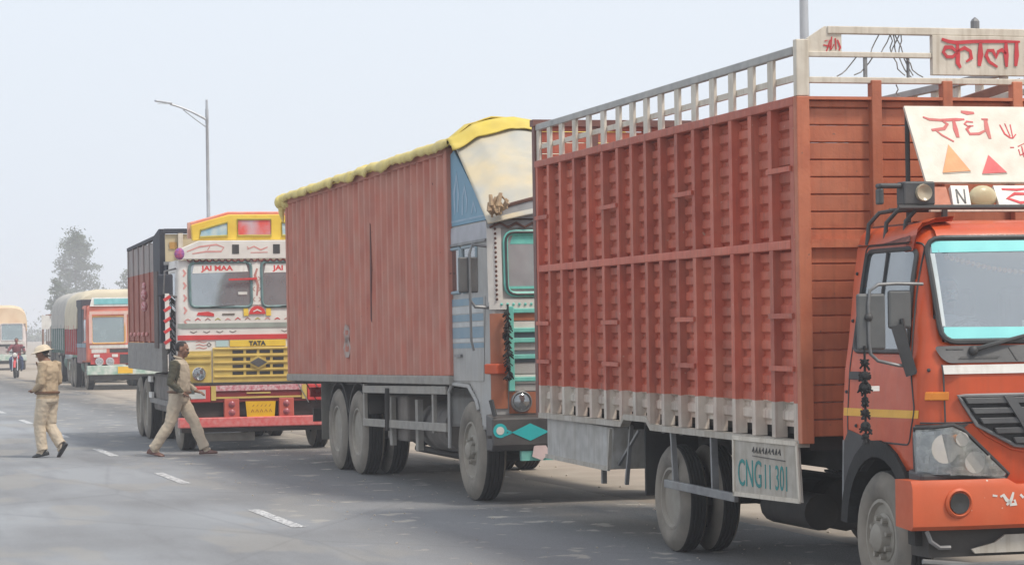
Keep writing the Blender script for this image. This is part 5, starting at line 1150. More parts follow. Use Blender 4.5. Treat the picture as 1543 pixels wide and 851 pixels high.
# ---- bumper assembly
M().box(.8, .97, .02, 2.24, .965, 1.0).build('bumper_gap', black, T3)
bm3 = M().box(.78, 1.0, -.02, 2.28, .71, .955).build('upper_bumper', mat('maroon', (.25, .03, .035), (.2, .03, .03), .5), T3, bev=.012)
M().box(1.001, 1.02, .5, 1.78, .875, .955).build('floral_strip', mat('floral', (.72, .55, .55), (.55, .12, .16), .6, sc=26), bm3, bev=.004)
M().box(1.001, 1.015, .5, 1.78, .765, .79).build('gold_line', gold, bm3); M().box(1.001, 1.012, .95, 1.3, .83, .85).build('gold_line', gold, bm3)
for s in (1, -1):
    mi = (lambda a, b: (a, b)) if s > 0 else (lambda a, b: (2*YC-b, 2*YC-a))
    k = M().box(1.0, 1.03, *mi(.02, .42), .72, .95).build('lamp_box', red3, bm3, bev=.01)
    M().box(1.03, 1.036, *mi(.1, .35), .77, .90).build('lens', mat('white_lens', (.6, .62, .6), (.5, .52, .5), .2), k)
    M().box(1.0, 1.03, *mi(.43, .5), .74, .95).build('gold_block', gold, bm3)
    k = M().box(.9, 1.02, *mi(.62, .84), .49, .76).build('tail_box', mat('lamp_coral', (.62, .14, .1), (.5, .1, .08), .45), T3, bev=.01)
    for z in (.56, .68): M().lathe([(0, .05), (.012, .04), (.02, 0)], (1.02, sum(mi(.73, .73))/2, z), 'x', 12).build('lens', mat('lens_plum', (.3, .06, .1), (.4, .12, .12), .25), k, True)
M().box(.75, .93, -.0, 2.26, .5, .71).build('bumper_recess', chassis, T3)
npt = M().prism([(1.01, .93, .72), (1.01, 1.37, .715), (1.01, 1.35, .475), (1.01, .95, .475)], (.015, 0, 0)).build('number_plate', mat('plate_yellow', (.85, .5, .02), (.78, .44, .02), .4, bump=0), T3)
nf = plane_fn((1.025, .98, .5), (0, 1, 0), (0, 0, 1), (1, 0, 0)); q = M(); rnd = random.Random(12)
for i in range(5): q.stroke([(.03+i*.065, .06), (.05+i*.065, .1), (.07+i*.065, .06)], .014, nf); q.stroke([(.05+i*.06, .14), (.075+i*.06, .17)], .014, nf)
q.build('plate_marks', mat('plate_ink', (.45, .16, .03), (.4, .12, .03)), npt)
M().box(.85, 1.05, -.04, 2.30, .35, .495).build('lower_bumper', mat('bar_red', (.70, .12, .12), (.72, .26, .24), .45, sc=16), T3, bev=.015)
M().box(.8, .98, .0, 2.26, .28, .35).build('valance', chassis, T3)
M().box(.7, .74, .3, 1.1, .14, .26).build('front_beam', grail, T3)
# mirrors and the striped pole
for s in (1, -1):
    mi = (lambda a: a) if s > 0 else (lambda a: 2*YC-a)
    ar = M().tube([(.85, mi(-.03), 2.66), (.88, mi(-.2), 2.62), (.88, mi(-.22), 2.3), (.86, mi(-.03), 2.25)], .015, 6).build('mirror_arm', mt, T3, True)
    M().box(.84, .88, min(mi(-.3), mi(-.08)), max(mi(-.3), mi(-.08)), 2.26, 2.58).build('mirror', dk3, ar, bev=.02)
    sp3 = M().box(.86, .9, min(mi(-.2), mi(-.14)), max(mi(-.2), mi(-.14)), 1.5, 2.3).build('striped_pole', wht3, T3)
    for i in range(5): M().bar((.882, mi(-.215), 1.58+i*.155), (.882, mi(-.125), 1.64+i*.155), .045, .05, up=(1, 0, 0)).build('stripe', red3, sp3)
    q = M(); rnd = random.Random(6)
    for i in range(70): a = rnd.uniform(0, 6.3); z = rnd.uniform(1.2, 2.3); q.bar((.78, mi(-.1), z), (.78+.07*cos(a), mi(-.1)+.07*sin(a), z-.07), .014)
    q.build('tassel', MATS['black_wool'], T3)
# ---- running gear
M().box(-5.4, .8, .7, .78, .75, 1.1).build('chassis_rail', chassis, T3); M().box(-5.4, .8, 1.5, 1.58, .75, 1.1).build('chassis_rail', chassis, T3)
for x in (-5.05, -3.95):
    for y, fl in ((.0, False), (2.26, True)): wheel(T3, x, y, RW, RW, .26, True, flip=fl)
    M().lathe([(0, .09), (1.8, .09)], (x, .25, .48), 'y', 10).build('axle', chassis, T3, True)
for y, fl in ((.02, False), (2.24, True)): wheel(T3, .32, y, RW, RW, .27, flip=fl)
M().lathe([(0, .08), (1.8, .08)], (.32, .25, .46), 'y', 10).build('axle', chassis, T3, True)
M().box(-3.1, -1.0, .05, .6, .5, 1.1).build('fuel_tank', MATS['dusty_box'], T3, bev=.05)
for x, z in ((-3.3, .95), (-3.2, .7)): M().box(x, x+.4, -.02, .02, z, z+.09).build('reflector_plate', white, T3)
M().box(-3.2, -.3, .0, .03, .62, .7).build('guard_rail', grey3, T3)
# ================================================================ TRUCKS FARTHER BACK
def far_truck(X, Y, a, label, W, H, cabH, LB, cols, load, top=None, plates=True, gap=0.):
    """cols: cab, side, trim, low; load: material of the load, with its height profile"""
    T = truck(X, Y, a, label, grp='cargo trucks queued along the shoulder'); cabm, sidem, trim, low = cols
    yc = W/2; c = Cab([(.85, 0, 0, .08), (1.4, .03, 0, .1), (cabH-.6, .0, .0, .1), (cabH-.05, -.06, .02, .12), (cabH, -.1, .04, .12)], yc, -1.5, .05)
    ws_ = [rpoly([(.16, 1.42), (yc-.06, 1.42), (yc-.06, 2.24), (.16, 2.24)], .08)]; ws_.append([(W-p, q) for p, q in ws_[0]][::-1])
    dd = rpoly([(-.85, 1.5), (-.2, 1.5), (-.2, 2.15), (-.85, 2.15)], .06)
    def hole(p):
        if p.x > -.18 and any(inpoly(w_, p.y, p.z) for w_ in ws_): return True
        return (p.y < .05 or p.y > W-.05) and inpoly(dd, p.x, p.z)
    o = c.shell(sorted(set(grid(.85, 1.4, .11)+grid(1.42, 2.24, .08)+[cabH-.3, cabH-.15, cabH-.05, cabH])), grid(.12, W-.12, .07), grid(-1.5, -.15, .09), hole).build('cab', cabm, T, True); c.finish(o)
    for w_ in ws_:
        g_ = patch(w_, c.F, -.004, .006, .15).build('windscreen', glass('far_glass', (.5, .54, .52), (.22, .3, .29), .6, .08), T, True); gasket(w_, c.F, .03, .01).build('window_frame', trim, g_, True)
    for f_ in (c.G, lambda p, q, r=0: c.G(p, q, r, True)):
        patch(dd, f_, -.004, .006, .2).build('door_window', MATS['side_glass2'], T, True); patch([(-1.4, .9), (-.15, .9), (-.15, 1.45), (-1.4, 1.45)], f_, .003, .006, .3).build('door', sidem, T, True)
        patch([(-1.42, 1.3), (-.12, 1.3), (-.12, 1.42), (-1.42, 1.42)], f_, .012, .004, .3).build('blue_band', MATS['sky_blue_stripe'], T)
        patch([(-1.4, 1.46), (-.9, 1.46), (-.9, cabH-.1), (-1.4, cabH-.1)], f_, .003, .006, .3).build('rear_quarter', dk3, T)
    M().box(-1.45, -1.4, .05, W-.05, 1, cabH-.1).box(-1.4, -.1, .05, W-.05, .95, 1.0).build('cab_lining', inside, T)
    patch([(.1, 1.27), (W-.1, 1.27), (W-.1, 1.37), (.1, 1.37)], c.F, .003, .012, .2).build('white_band', white, T, True)
    patch([(.7, 1.14), (W-.7, 1.14), (W-.7, 1.25), (.7, 1.25)], c.F, .003, .012, .2).build('grille_slot', black, T)
    patch([(.15, 1.13), (.6, 1.13), (.6, 1.25), (.15, 1.25)], c.F, .003, .012, .2).build('name_plate', white, T)
    patch([(.12, .78), (W-.12, .78), (W-.12, 1.12), (.12, 1.12)], c.F, .003, .02, .2).build('grille', low, T)
    for y in (.38, .70, W-.7, W-.38):
        k = M().lathe([(0, .13), (.03, .13), (.035, .1), (.02, .05), (.02, 0)], c.F(y, .86, .025), 'x', 14).build('headlamp', chrome, T, True); M().lathe([(0, .1), (.02, 0)], c.F(y, .86, .055), 'x', 12).build('lens', clear, k)
    b_ = M().box(-.1, .12, .0, W, .46, .74).build('bumper', mat('bumper_patched', (.62, .64, .58), (.25, .42, .33), .5, sc=5), T, bev=.02)
    if plates: M().box(.121, .135, W*.5-.3, W*.5+.15, .5, .7).build('number_plate', MATS['plate_yellow'], b_)
    M().box(-.2, .05, .1, W-.1, .3, .46).build('valance', chassis, T)
    if top:
        M().prism([(-.12, .12, cabH-.03), (-.02, .12, cabH-.03), (-.10, .2, cabH+.24), (-.2, .2, cabH+.24)], (0, W-.24, 0)).build('header_board', white, T)
        M().prism([(-.025, .25, cabH+.03), (-.082, .25, cabH+.2), (-.07, .25, cabH+.2), (-.012, .25, cabH+.03)], (0, W-.5, 0)).build('header_panel', top, T)
    # body and load
    x1 = -1.7-gap
    if gap: M().box(x1+.05, -1.52, -.015, W+.015, 1.42, cabH+.2).build('sleeper_panel', dk3, T, bev=.02); M().box(x1+.05, -1.52, -.01, W+.01, .8, 1.3).build('lower_panel', sidem, T, bev=.02); M().box(x1+.05, -1.52, -.02, W+.02, 1.3, 1.42).build('blue_band', MATS['sky_blue_stripe'], T)
    for s in (0, 1):
        for i in range(6):
            a0 = x1-LB+LB*i/6; M().box(a0+.03, a0+LB/6-.03, W*s-.02 if s else -.02, W*s+.02 if s else .02, 1.15, H*.62).build('side_panel', sidem, T)
        for i in range(7): a0 = x1-LB+LB*i/6; M().box(a0-.04, a0+.04, W*s-.05, W*s+.05, 1.05, H*.64).build('side_post', low, T)
    M().box(x1-LB, x1, .02, W-.02, 1.05, 1.15).build('floor', chassis, T); M().box(x1-.04, x1, .02, W-.02, 1.15, H*.8).build('bulkhead', dk3, T)
    def ld(u, v):
        x = x1-LB-.05+u*(LB+.5)-.02; t = pi*(1-v); k = 1 if 0 < u < 1 else .9
        yy = cos(t); zz = sin(t); y = yc+(W/2+.05)*(abs(yy)**.45)*(1 if yy > 0 else -1); z = H*.6+(H*.4)*(zz**.5)*k
        return (x, y+.03*mnoise.noise((x*2, y*2, z)), z+.04*mnoise.noise((x*1.5, y*2, 3)))
    q = M(); nu, nv = 24, 20; q.v = [ld(i/nu, j/nv) for i in range(nu+1) for j in range(nv+1)]; q.f = [(i*(nv+1)+j, i*(nv+1)+j+1, (i+1)*(nv+1)+j+1, (i+1)*(nv+1)+j) for i in range(nu) for j in range(nv)]+[tuple(range(nv+1)), tuple(nu*(nv+1)+j for j in range(nv+1))]; q.mi = [0]*len(q.f)
    tp = q.build('tarpaulin', load, None, True, ang=60); tp.location = T.location; tp.rotation_euler = T.rotation_euler
    M().lathe([(0, .25), (.03, .3), (1.0, .3), (1.03, .25)], (-3.2, .4, .72), 'x', 14).build('fuel_tank', mat('tank_green', (.06, .16, .11), (.08, .12, .1), .6), T, True)
    M().box(x1-LB, -.3, .6, .7, .7, 1.05).build('chassis_rail', chassis, T); M().box(x1-LB, -.3, W-.7, W-.6, .7, 1.05).build('chassis_rail', chassis, T)
    for x, d in ((-.75, False), (x1-LB+1.2, True), (x1-LB+2.35, True)):
        wheel(T, x, .03, .48, .48, .26, d); wheel(T, x, W-.03, .48, .48, .26, d, flip=True)
    return T, tp
ctarp = mat('cream_tarp', (.66, .58, .42), (.55, .48, .36), .8, sc=2, dust=(.6, .52, .4), dusta=.4)
T4, tp4 = far_truck(-12.96, 76, .26, 'orange-red decorated truck with turquoise header board, parked behind the multicoloured truck', 2.45, 3.12, 2.58, 4.0,
    (mat('far_orange', (.70, .15, .08), (.64, .13, .07), .5, dust=(.62, .36, .3), dusta=.4), mat('far_maroon', (.22, .09, .1), (.2, .09, .09), .6, dust=(.4, .3, .28), dusta=.5), mat('amber_paint', (.72, .4, .12), (.62, .3, .1), .5), mat('far_red', (.58, .06, .05), (.5, .05, .05), .45)), ctarp, mat('header_teal', (.1, .34, .36), (.16, .42, .44), .5, sc=7), True, 1.5)
for y in (.08, 1.14, 2.3): M().box(.012, .03, y, y+.09, 1.42, 2.3).build('painted_post', mat('far_pink', (.72, .42, .36), (.7, .5, .42), .5, sc=12), T4)
M().box(.012, .035, .1, 2.35, 2.3, 2.4).build('painted_lintel', MATS['far_pink'], T4)
for y in (.3, .85, 1.5, 2.05): M().box(.03, .05, y-.09, y+.09, 1.0, 1.09).build('painted_motif', white, T4)
M().box(.03, .05, 1.0, 1.45, .8, 1.08).build('grille_slot', black, T4)
for y in (1.85, 2.15): M().ball((.14, y, .8), (.04, .1, .09), 10, 6).build('horn_cover', MATS['white'] if 'white' in MATS else white, T4)
tag(tp4, 'cream tarpaulin covering the load behind the orange-red cab', 'tarpaulin')
T5, tp5 = far_truck(-26.0, 120.5, .2, 'hazy off-white truck at the left edge, farthest back, facing the camera', 2.5, 3.15, 2.1, 5.5,
    (mat('far_white', (.68, .6, .57), (.6, .52, .5), .5), mat('far_side', (.5, .45, .42), (.4, .36, .34)), mat('far_trim', (.55, .5, .48), (.5, .46, .44)), mat('far_low', (.5, .42, .4), (.4, .34, .33))), mat('peach_tarp', (.72, .56, .38), (.64, .46, .3), .8, sc=1.5), None, False)
tag(tp5, 'peach tarpaulin load on the hazy off-white truck at the left edge', 'tarpaulin')
T7, tp7 = far_truck(-15.35, 86.5, .27, 'pale covered truck half hidden behind the cream tarpaulin truck, only its left edge showing', 2.45, 3.2, 2.5, 4.6,
    (mat('pale_blue_cab', (.5, .56, .58), (.42, .48, .5), .5), mat('grey_side', (.3, .32, .33), (.24, .26, .27)), mat('pale_trim', (.6, .58, .54), (.5, .48, .45)), mat('green_low', (.14, .24, .19), (.1, .18, .15))), mat('grey_tarp', (.5, .47, .42), (.4, .38, .35), .8, sc=2), white, False)
tag(tp7, 'grey-cream tarpaulin on the half hidden pale truck', 'tarpaulin')
T8, tp8 = far_truck(-32.2, 146, .24, 'faint white lorry at the very left edge, seen behind the peach tarpaulin', 2.5, 3.3, 2.3, 5.5,
    (MATS['far_white'], MATS['far_side'], MATS['far_trim'], MATS['far_low']), MATS['grey_tarp'], None, False)
tag(tp8, 'grey tarpaulin on the faint white lorry at the very left edge', 'tarpaulin')
# pale staked goods truck seen from behind, beyond the off-white truck
T6 = truck(-25.6, 140, .28, 'pale staked cargo truck fading in the haze beyond the helmeted policeman', grp='cargo trucks queued along the shoulder')
for i in range(4): M().box(-5+i*1.25, -5+i*1.25+1.15, -.02, .03, 1.3, 2.75).build('side_panel', white, T6); 
for i in range(4): M().box(-.02, .03, .03+i*.55, .53+i*.55, 1.3, 2.75).build('front_panel', white, T6)
for i in range(5): M().box(-5.08+i*1.25, -4.98+i*1.25, -.05, .06, .95, 2.85).build('side_post', mat('stake_brown', (.25, .14, .1), (.2, .11, .08)), T6); M().box(-.03, .06, -.03+i*.55, .03+i*.55, .95, 2.85).build('front_post', MATS['stake_brown'], T6)
M().box(-5.1, 0, 0, 2.25, .95, 1.25).build('floor', grey3, T6)
cc = Cab([(.7, 1.5, .1, .1), (1.4, 1.5, .1, .1), (2.2, 1.35, .14, .12), (2.3, 1.2, .2, .12)], 1.12, .15, .03)
cc.shell([.7, 1.0, 1.4, 1.8, 2.1, 2.2, 2.3], grid(.3, 1.94, .2), grid(.15, 1.2, .2), lambda p: False).build('cab', mat('far_grey_cab', (.3, .33, .33), (.24, .26, .26)), T6, True)
patch(rect(.35, 1.9, 1.45, 2.05, .06), cc.F, .004, .01, .3).build('windscreen', MATS['side_glass2'], T6)
for x in (-4, .85): wheel(T6, x, .05, .45, .48, .26, True); wheel(T6, x, 2.2, .45, .48, .26, True, flip=True)
# pointed white roadside board
sg1 = thing('road_sign', 'small pointed white board on a brown post, hazy, left of the cream tarpaulin truck', 'road sign', (at_px(64, 118), 118, 0), .1)
M().lathe([(0, .05), (2.6, .05), (2.62, 0)], axis='z', n=8).build('post', MATS['stake_brown'], sg1)
M().prism([(-.05, -.06, 1.95), (.28, -.06, 1.95), (.46, -.06, 2.25), (.28, -.06, 2.6), (-.05, -.06, 2.6)], (0, .03, 0)).build('board', white, sg1)

# ================================================================ PEOPLE
def person(label, loc, heading, sc, J, pal, belly=0., group=None):
    """one continuous body, skinned from limb volumes; J: joints in metres for a 1.74 m figure facing +x"""
    T = thing('person', label, 'person', loc, heading, group); T.scale = (sc, sc, sc)
    q = M(); P = Vector(J.get('pelvis', (0, 0, .9))); CH = Vector(J.get('chest', (.02, 0, 1.3))); NK = Vector(J.get('neck', (.02, 0, 1.47))); HD = Vector(J.get('head', (.05, 0, 1.62)))
    up = (NK-P); rings = []
    for t, rf, rl in ((-.2, .1, .13), (-.13, .145, .18), (.04, .145+belly*.4, .185), (.2, .14+belly, .176), (.42, .14+belly*.8, .18), (.66, .142, .2), (.84, .122, .205), (.93, .095, .155), (.99, .06, .075), (1.06, .052, .056)):
        c = P+up*t if t < .6 else (P+up*t).lerp(CH+(NK-CH)*((t-.6)/.4), .6); rings.append((c+Vector((belly*.5 if .1 < t < .5 else 0, 0, 0)), rf, rl))
    n = 20; ux = Vector((up.z, 0, -up.x)).normalized(); vs = [c+ux*(rf*cos(2*pi*j/n))+Vector((0, rl*sin(2*pi*j/n), 0)) for c, rf, rl in rings for j in range(n)]
    q.add(vs, [(i*n+j, i*n+(j+1) % n, (i+1)*n+(j+1) % n, (i+1)*n+j) for i in range(len(rings)-1) for j in range(n)]+[tuple(range(n)), tuple((len(rings)-1)*n+j for j in range(n))])
    q.tube([NK-Vector((0, 0, .06)), NK.lerp(HD, .5), HD-Vector((.01, 0, .04))], [.062, .054, .05], 12)
    # head: skull, jaw, nose, ears, brow
    hz = J.get('yaw', 0); tilt = J.get('tilt', 0); HR = Matrix.Rotation(hz, 3, 'Z') @ Matrix.Rotation(tilt, 3, 'Y')
    h = lambda x, y, z: HD+HR @ Vector((x, y, z))
    def blob(c, r):
        k = M().ball((0, 0, 0), r, 16, 12); q.add([HD+HR @ (Vector(c)+Vector(v)) for v in k.v], k.f)
    blob((-.008, 0, .03), (.098, .076, .09)); blob((.022, 0, -.03), (.07, .06, .085)); blob((.06, 0, -.085), (.034, .036, .03)); blob((.088, 0, .022), (.018, .05, .014))
    blob((.098, 0, -.025), (.02, .014, .015)); blob((.094, 0, .0), (.012, .009, .028)); blob((.08, 0, -.062), (.018, .026, .009))
    for s in (1, -1): blob((-.005, .077*s, -.005), (.022, .012, .034)); blob((.062, .04*s, -.02), (.022, .02, .025))
    hands = []
    for s, k in ((1, 'L'), (-1, 'R')):
        S_, E_, W_, = (Vector(J[k+p]) for p in ('sh', 'el', 'wr')); HDr = Vector(J[k+'hd'])
        q.tube([S_+Vector((0, -.05*s, .0)), S_, S_.lerp(E_, .35), S_.lerp(E_, .75), E_, E_.lerp(W_, .35), E_.lerp(W_, .8), W_], [.06, .072, .064, .058, .055, .052, .042, .03], 14)
        d = (HDr-W_).normalized(); sd_ = d.cross(Vector((0, 0, 1))); sd_ = sd_.normalized() if sd_.length > .2 else Vector((0, 1, 0)); nn = sd_.cross(d)
        pal_c = W_+d*.05; q.bar(W_-d*.015, W_+d*.09, .075, .03, up=nn)
        for i, (o, L) in enumerate(((-.028, .068), (-.01, .08), (.01, .075), (.027, .058))):
            b = W_+d*.085+sd_*o; q.tube([b, b+d*L*.45-nn*.006, b+d*L*.75-nn*L*.25, b+d*L*.85-nn*L*.55], [.0095, .009, .008, .0065], 6)
        b = W_+d*.02+sd_*(-.036); q.tube([b, b+d*.03-sd_*.026-nn*.008, b+d*.06-sd_*.03-nn*.02], [.013, .011, .008], 6)
        hands.append((W_+d*.1, W_))
        HP, K_, A_ = (Vector(J[k+p]) for p in ('hip', 'kn', 'an'))
        q.tube([HP+Vector((0, 0, .05)), HP, HP.lerp(K_, .45), K_.lerp(HP, .12), K_, K_.lerp(A_, .4), K_.lerp(A_, .75), A_+Vector((0, 0, .02))], [.095, .112, .103, .09, .085, .084, .08, .082], 16)
        td = Vector(J[k+'toe'])-A_; q.tube([A_+Vector((0, 0, .03)), A_-Vector((0, 0, .03)), A_+td*.6+Vector((0, 0, .01))], [.045, .042, .03], 8)
    o = q.build('body', pal['m'], T)
    d = o.modifiers.new('r', 'REMESH'); d.mode = 'VOXEL'; d.voxel_size = pal.get('vox', .0085); d2 = o.modifiers.new('s', 'SMOOTH'); d2.factor = .5; d2.iterations = 3
    me = bpy.data.meshes.new_from_object(o.evaluated_get(bpy.context.evaluated_depsgraph_get())); old = o.data; o.modifiers.clear(); o.data = me; bpy.data.meshes.remove(old); me.name = 'body'
    waist = P.z+J.get('hem', .06)
    def cls(c):
        for hc, wc in hands:
            if (c-hc).length < .115 and (c-wc).length < .2 and (c-hc).dot(hc-wc) > -.0108: return 0
        if c.z > NK.z+.0 and (c-NK).length < .3 and (Vector((c.x, c.y, 0))-Vector((NK.x, NK.y, 0))).length < .14: return 0
        if c.z < waist and not J.get('seat_split'): return 2
        if J.get('seat_split') and c.z < waist and (c.x > P.x+.1 or c.z < P.z-.02): return 2
        if abs(c.y) > .178 and c.z < CH.z+.14: return 3
        if abs(c.y) > .2: return 3
        return 1
    for m_ in pal['m']: 
        if m_.name not in me.materials: me.materials.append(m_)
    nv_ = len(me.vertices); co_ = [v.co.copy() for v in me.vertices]; no_ = [v.normal.copy() for v in me.vertices]
    for i in range(nv_):
        c = co_[i]
        if c.z < NK.z-.03 and all((c-a).length > .15 for a, b in hands):
            co_[i] = c+no_[i]*(.010*mnoise.noise(Vector((c.x*9, c.y*9, c.z*7)))+.011*(.25-abs(mnoise.noise(Vector((c.x*11+c.z*5, c.y*11, c.z*13-c.x*6)))))+.003*mnoise.noise(Vector((c.x*30, c.y*30, c.z*26))))
    me.vertices.foreach_set('co', [x for c in co_ for x in c])
    for p in me.polygons: p.material_index = cls(p.center); p.use_smooth = True
    # shoes
    for k in 'LR':
        A_ = Vector(J[k+'an']); t_ = Vector(J[k+'toe']); dr = (t_-A_); f_ = Vector((dr.x, dr.y, dr.z)).normalized(); l_ = f_.cross(Vector((0, 0, 1))).normalized(); u_ = l_.cross(f_)
        sh_ = M(); n = 12; secs = ((-.085, .03, .05, .0), (-.06, .042, .075, 0), (.0, .044, .085, 0), (.06, .046, .06, 0), (.12, .05, .04, 0), (.165, .042, .03, 0), (.19, .02, .018, 0))
        base = A_-u_*.055
        for a, wd, hh, _ in secs:
            for j in range(n):
                t = 2*pi*j/n; sh_.v.append(tuple(base+f_*a+l_*wd*cos(t)*(1 if sin(t) < .3 else .75)+u_*(max(-.015, hh*sin(t)) if sin(t) > 0 else .015*sin(t))))
        sh_.f = [(i*n+j, i*n+(j+1) % n, (i+1)*n+(j+1) % n, (i+1)*n+j) for i in range(len(secs)-1) for j in range(n)]+[tuple(range(n)), tuple((len(secs)-1)*n+j for j in range(n))]; sh_.mi = [0]*len(sh_.f)
        sh_.build('shoe', pal['shoe'], T, True, ang=60)
    if not J.get('seat_split'):
        q = M(); q.tube([P+up*.12+Vector((.0, 0, 0))+ux*((.150+belly*.75)*cos(2*pi*j/24))+Vector((belly*.4, .188*sin(2*pi*j/24), 0)) for j in range(24)], .02, 6, True); q.build('belt', pal['belt'], T, True)
    if pal.get('hair'):
        q = M(); k = M().ball((0, 0, 0), (.104, .083, .088), 18, 12); fs = [f for f in k.f if (lambda z, x: z > .012-.0*x and not (x > .05 and z < .06) or (x < -.02 and z > -.06))(sum(k.v[i][2] for i in f)/len(f), sum(k.v[i][0] for i in f)/len(f))]
        rn = random.Random(8); q.add([HD+HR @ (Vector((-.012, 0, .034))+Vector(v)*(1+rn.uniform(-.02, .05))) for v in k.v], fs); q.build('hair', pal['hair'], T, True)
    if pal.get('moustache'):
        q = M(); q.tube([h(.085, -.035, -.058), h(.102, -.015, -.047), h(.106, 0, -.046), h(.102, .015, -.047), h(.085, .035, -.058)], [.005, .009, .009, .009, .005], 6); q.build('moustache', pal['hair'] or pal['shoe'], T, True)
    q = M()
    for s in (1, -1): q.ball(h(.085, .031*s, .004), (.009, .011, .008), 8, 6)
    q.build('eye', mat('eye_dark', (.03, .02, .015), (.04, .03, .02), .2), T, True)
    return T, h, HR, HD
skin = mat('skin', (.26, .135, .085), (.22, .11, .07), .55, sc=6, bump=.02)
khaki = mat('khaki_shirt', (.45, .345, .23), (.42, .32, .21), .85, sc=5, bump=.3, bsc=22); khakit = mat('khaki_trousers', (.56, .47, .355), (.53, .44, .33), .85, sc=6, bump=.3, bsc=20)
vest = mat('khaki_vest', (.44, .37, .28), (.41, .34, .255), .85, sc=6, bump=.3, bsc=20); olive = mat('olive_sleeve', (.085, .08, .05), (.06, .056, .038), .9, sc=9)
hairm = mat('hair', (.012, .01, .01), (.025, .022, .02), .7); blk_shoe = mat('black_shoe', (.02, .02, .022), (.03, .03, .03), .35); brn_shoe = mat('brown_shoe', (.17, .07, .05), (.12, .05, .035), .4); brn_belt = mat('brown_belt', (.16, .08, .04), (.12, .06, .03), .5)
JW = dict(pelvis=(0, 0, .90), chest=(.03, 0, 1.3), neck=(.03, 0, 1.47), head=(.07, 0, 1.61), tilt=.12, Lsh=(.0, .2, 1.405), Lel=(.06, .25, 1.12), Lwr=(.24, .16, .97), Lhd=(.33, .12, .95), Rsh=(.0, -.2, 1.405), Rel=(-.06, -.26, 1.11), Rwr=(.13, -.21, .95), Rhd=(.21, -.18, .90),
    Lhip=(.01, .085, .88), Lkn=(.22, .09, .50), Lan=(.37, .09, .095), Ltoe=(.52, .1, .10), Rhip=(-.01, -.085, .88), Rkn=(-.12, -.09, .49), Ran=(-.38, -.09, .10), Rtoe=(-.22, -.1, .065))
p2, h2, R2, D2 = person('policeman in khaki vest, olive sleeves and tan trousers striding right past the decorated truck', (-4.69, 35.0, .0), -.12, .93, JW,
    dict(m=[skin, vest, khakit, olive], shoe=brn_shoe, belt=brn_belt, hair=hairm, moustache=True), belly=.022)
q = M()   # open collar and vest hem
q.tube([(.10, .0, 1.42), (.07, .07, 1.475), (-.02, .085, 1.50), (-.06, 0, 1.51), (-.02, -.085, 1.50), (.07, -.07, 1.475)], .016, 6, True); q.build('collar', vest, p2, True)
M().box(.10, .20, .12, .2, .93, .985).build('paper', mat('slate_pad', (.2, .24, .24), (.16, .2, .2)), p2)
JB = dict(pelvis=(.02, 0, .90), chest=(-.03, 0, 1.28), neck=(.03, 0, 1.44), head=(.10, 0, 1.55), tilt=.3, yaw=.35, hem=-.02, Lsh=(-.02, .19, 1.385), Lel=(-.02, .225, 1.11), Lwr=(.15, .17, 1.0), Lhd=(.22, .1, 1.0), Rsh=(-.02, -.19, 1.385), Rel=(-.03, -.225, 1.12), Rwr=(.15, -.16, 1.0), Rhd=(.22, -.09, 1.0),
    Lhip=(.03, .085, .88), Lkn=(.12, .085, .49), Lan=(.07, .075, .095), Ltoe=(.23, .085, .065), Rhip=(.02, -.085, .88), Rkn=(.03, -.075, .47), Ran=(-.17, -.06, .17), Rtoe=(-.07, -.07, .045))
p1, h1, R1, D1 = person('policeman in khaki uniform and pale helmet, seen from behind on the road', (-6.545, 35.2, .0), radians(158), .95, JB,
    dict(m=[skin, khaki, khakit, khaki], shoe=blk_shoe, belt=brn_belt, hair=hairm), belly=.02)
q = M(); n = 24; prof = [(.128, .022, -.012), (.158, .018, -.022), (.16, .022, -.016), (.122, .034, .006), (.114, .05, .012), (.104, .078, .016), (.085, .102, .016), (.05, .120, .014), (0.001, .126, .012)]
vs = [D1+R1 @ Vector((r*1.12*cos(2*pi*j/n)-.008, r*.96*sin(2*pi*j/n), z-.0+(.012*cos(2*pi*j/n) if r > .12 else 0))) for r, z, _ in prof for j in range(n)]
q.add(vs, [(i*n+j, i*n+(j+1) % n, (i+1)*n+(j+1) % n, (i+1)*n+j) for i in range(len(prof)-1) for j in range(n)]+[tuple(range(n))])
hl = q.build('helmet', mat('helmet_cream', (.66, .56, .42), (.56, .46, .33), .5), p1, True)
M().tube([D1+R1 @ Vector((.118*cos(2*pi*j/20)-.008, .102*sin(2*pi*j/20), .045)) for j in range(20)], .009, 6, True).build('helmet_band', brn_belt, hl, True)
q = M(); q.tube([h1(-.02, .085, .02), h1(-.05, .085, -.05), h1(-.09, .03, -.075), h1(-.09, -.03, -.075), h1(-.05, -.085, -.05), h1(-.02, -.085, .02)], .012, 6); q.build('strap', blk_shoe, hl, True)
M().tube([(.11, .15, 1.42), (.13, 0, 1.2), (.06, -.17, 1.0)], .012, 6).build('lanyard', brn_belt, p1, True)
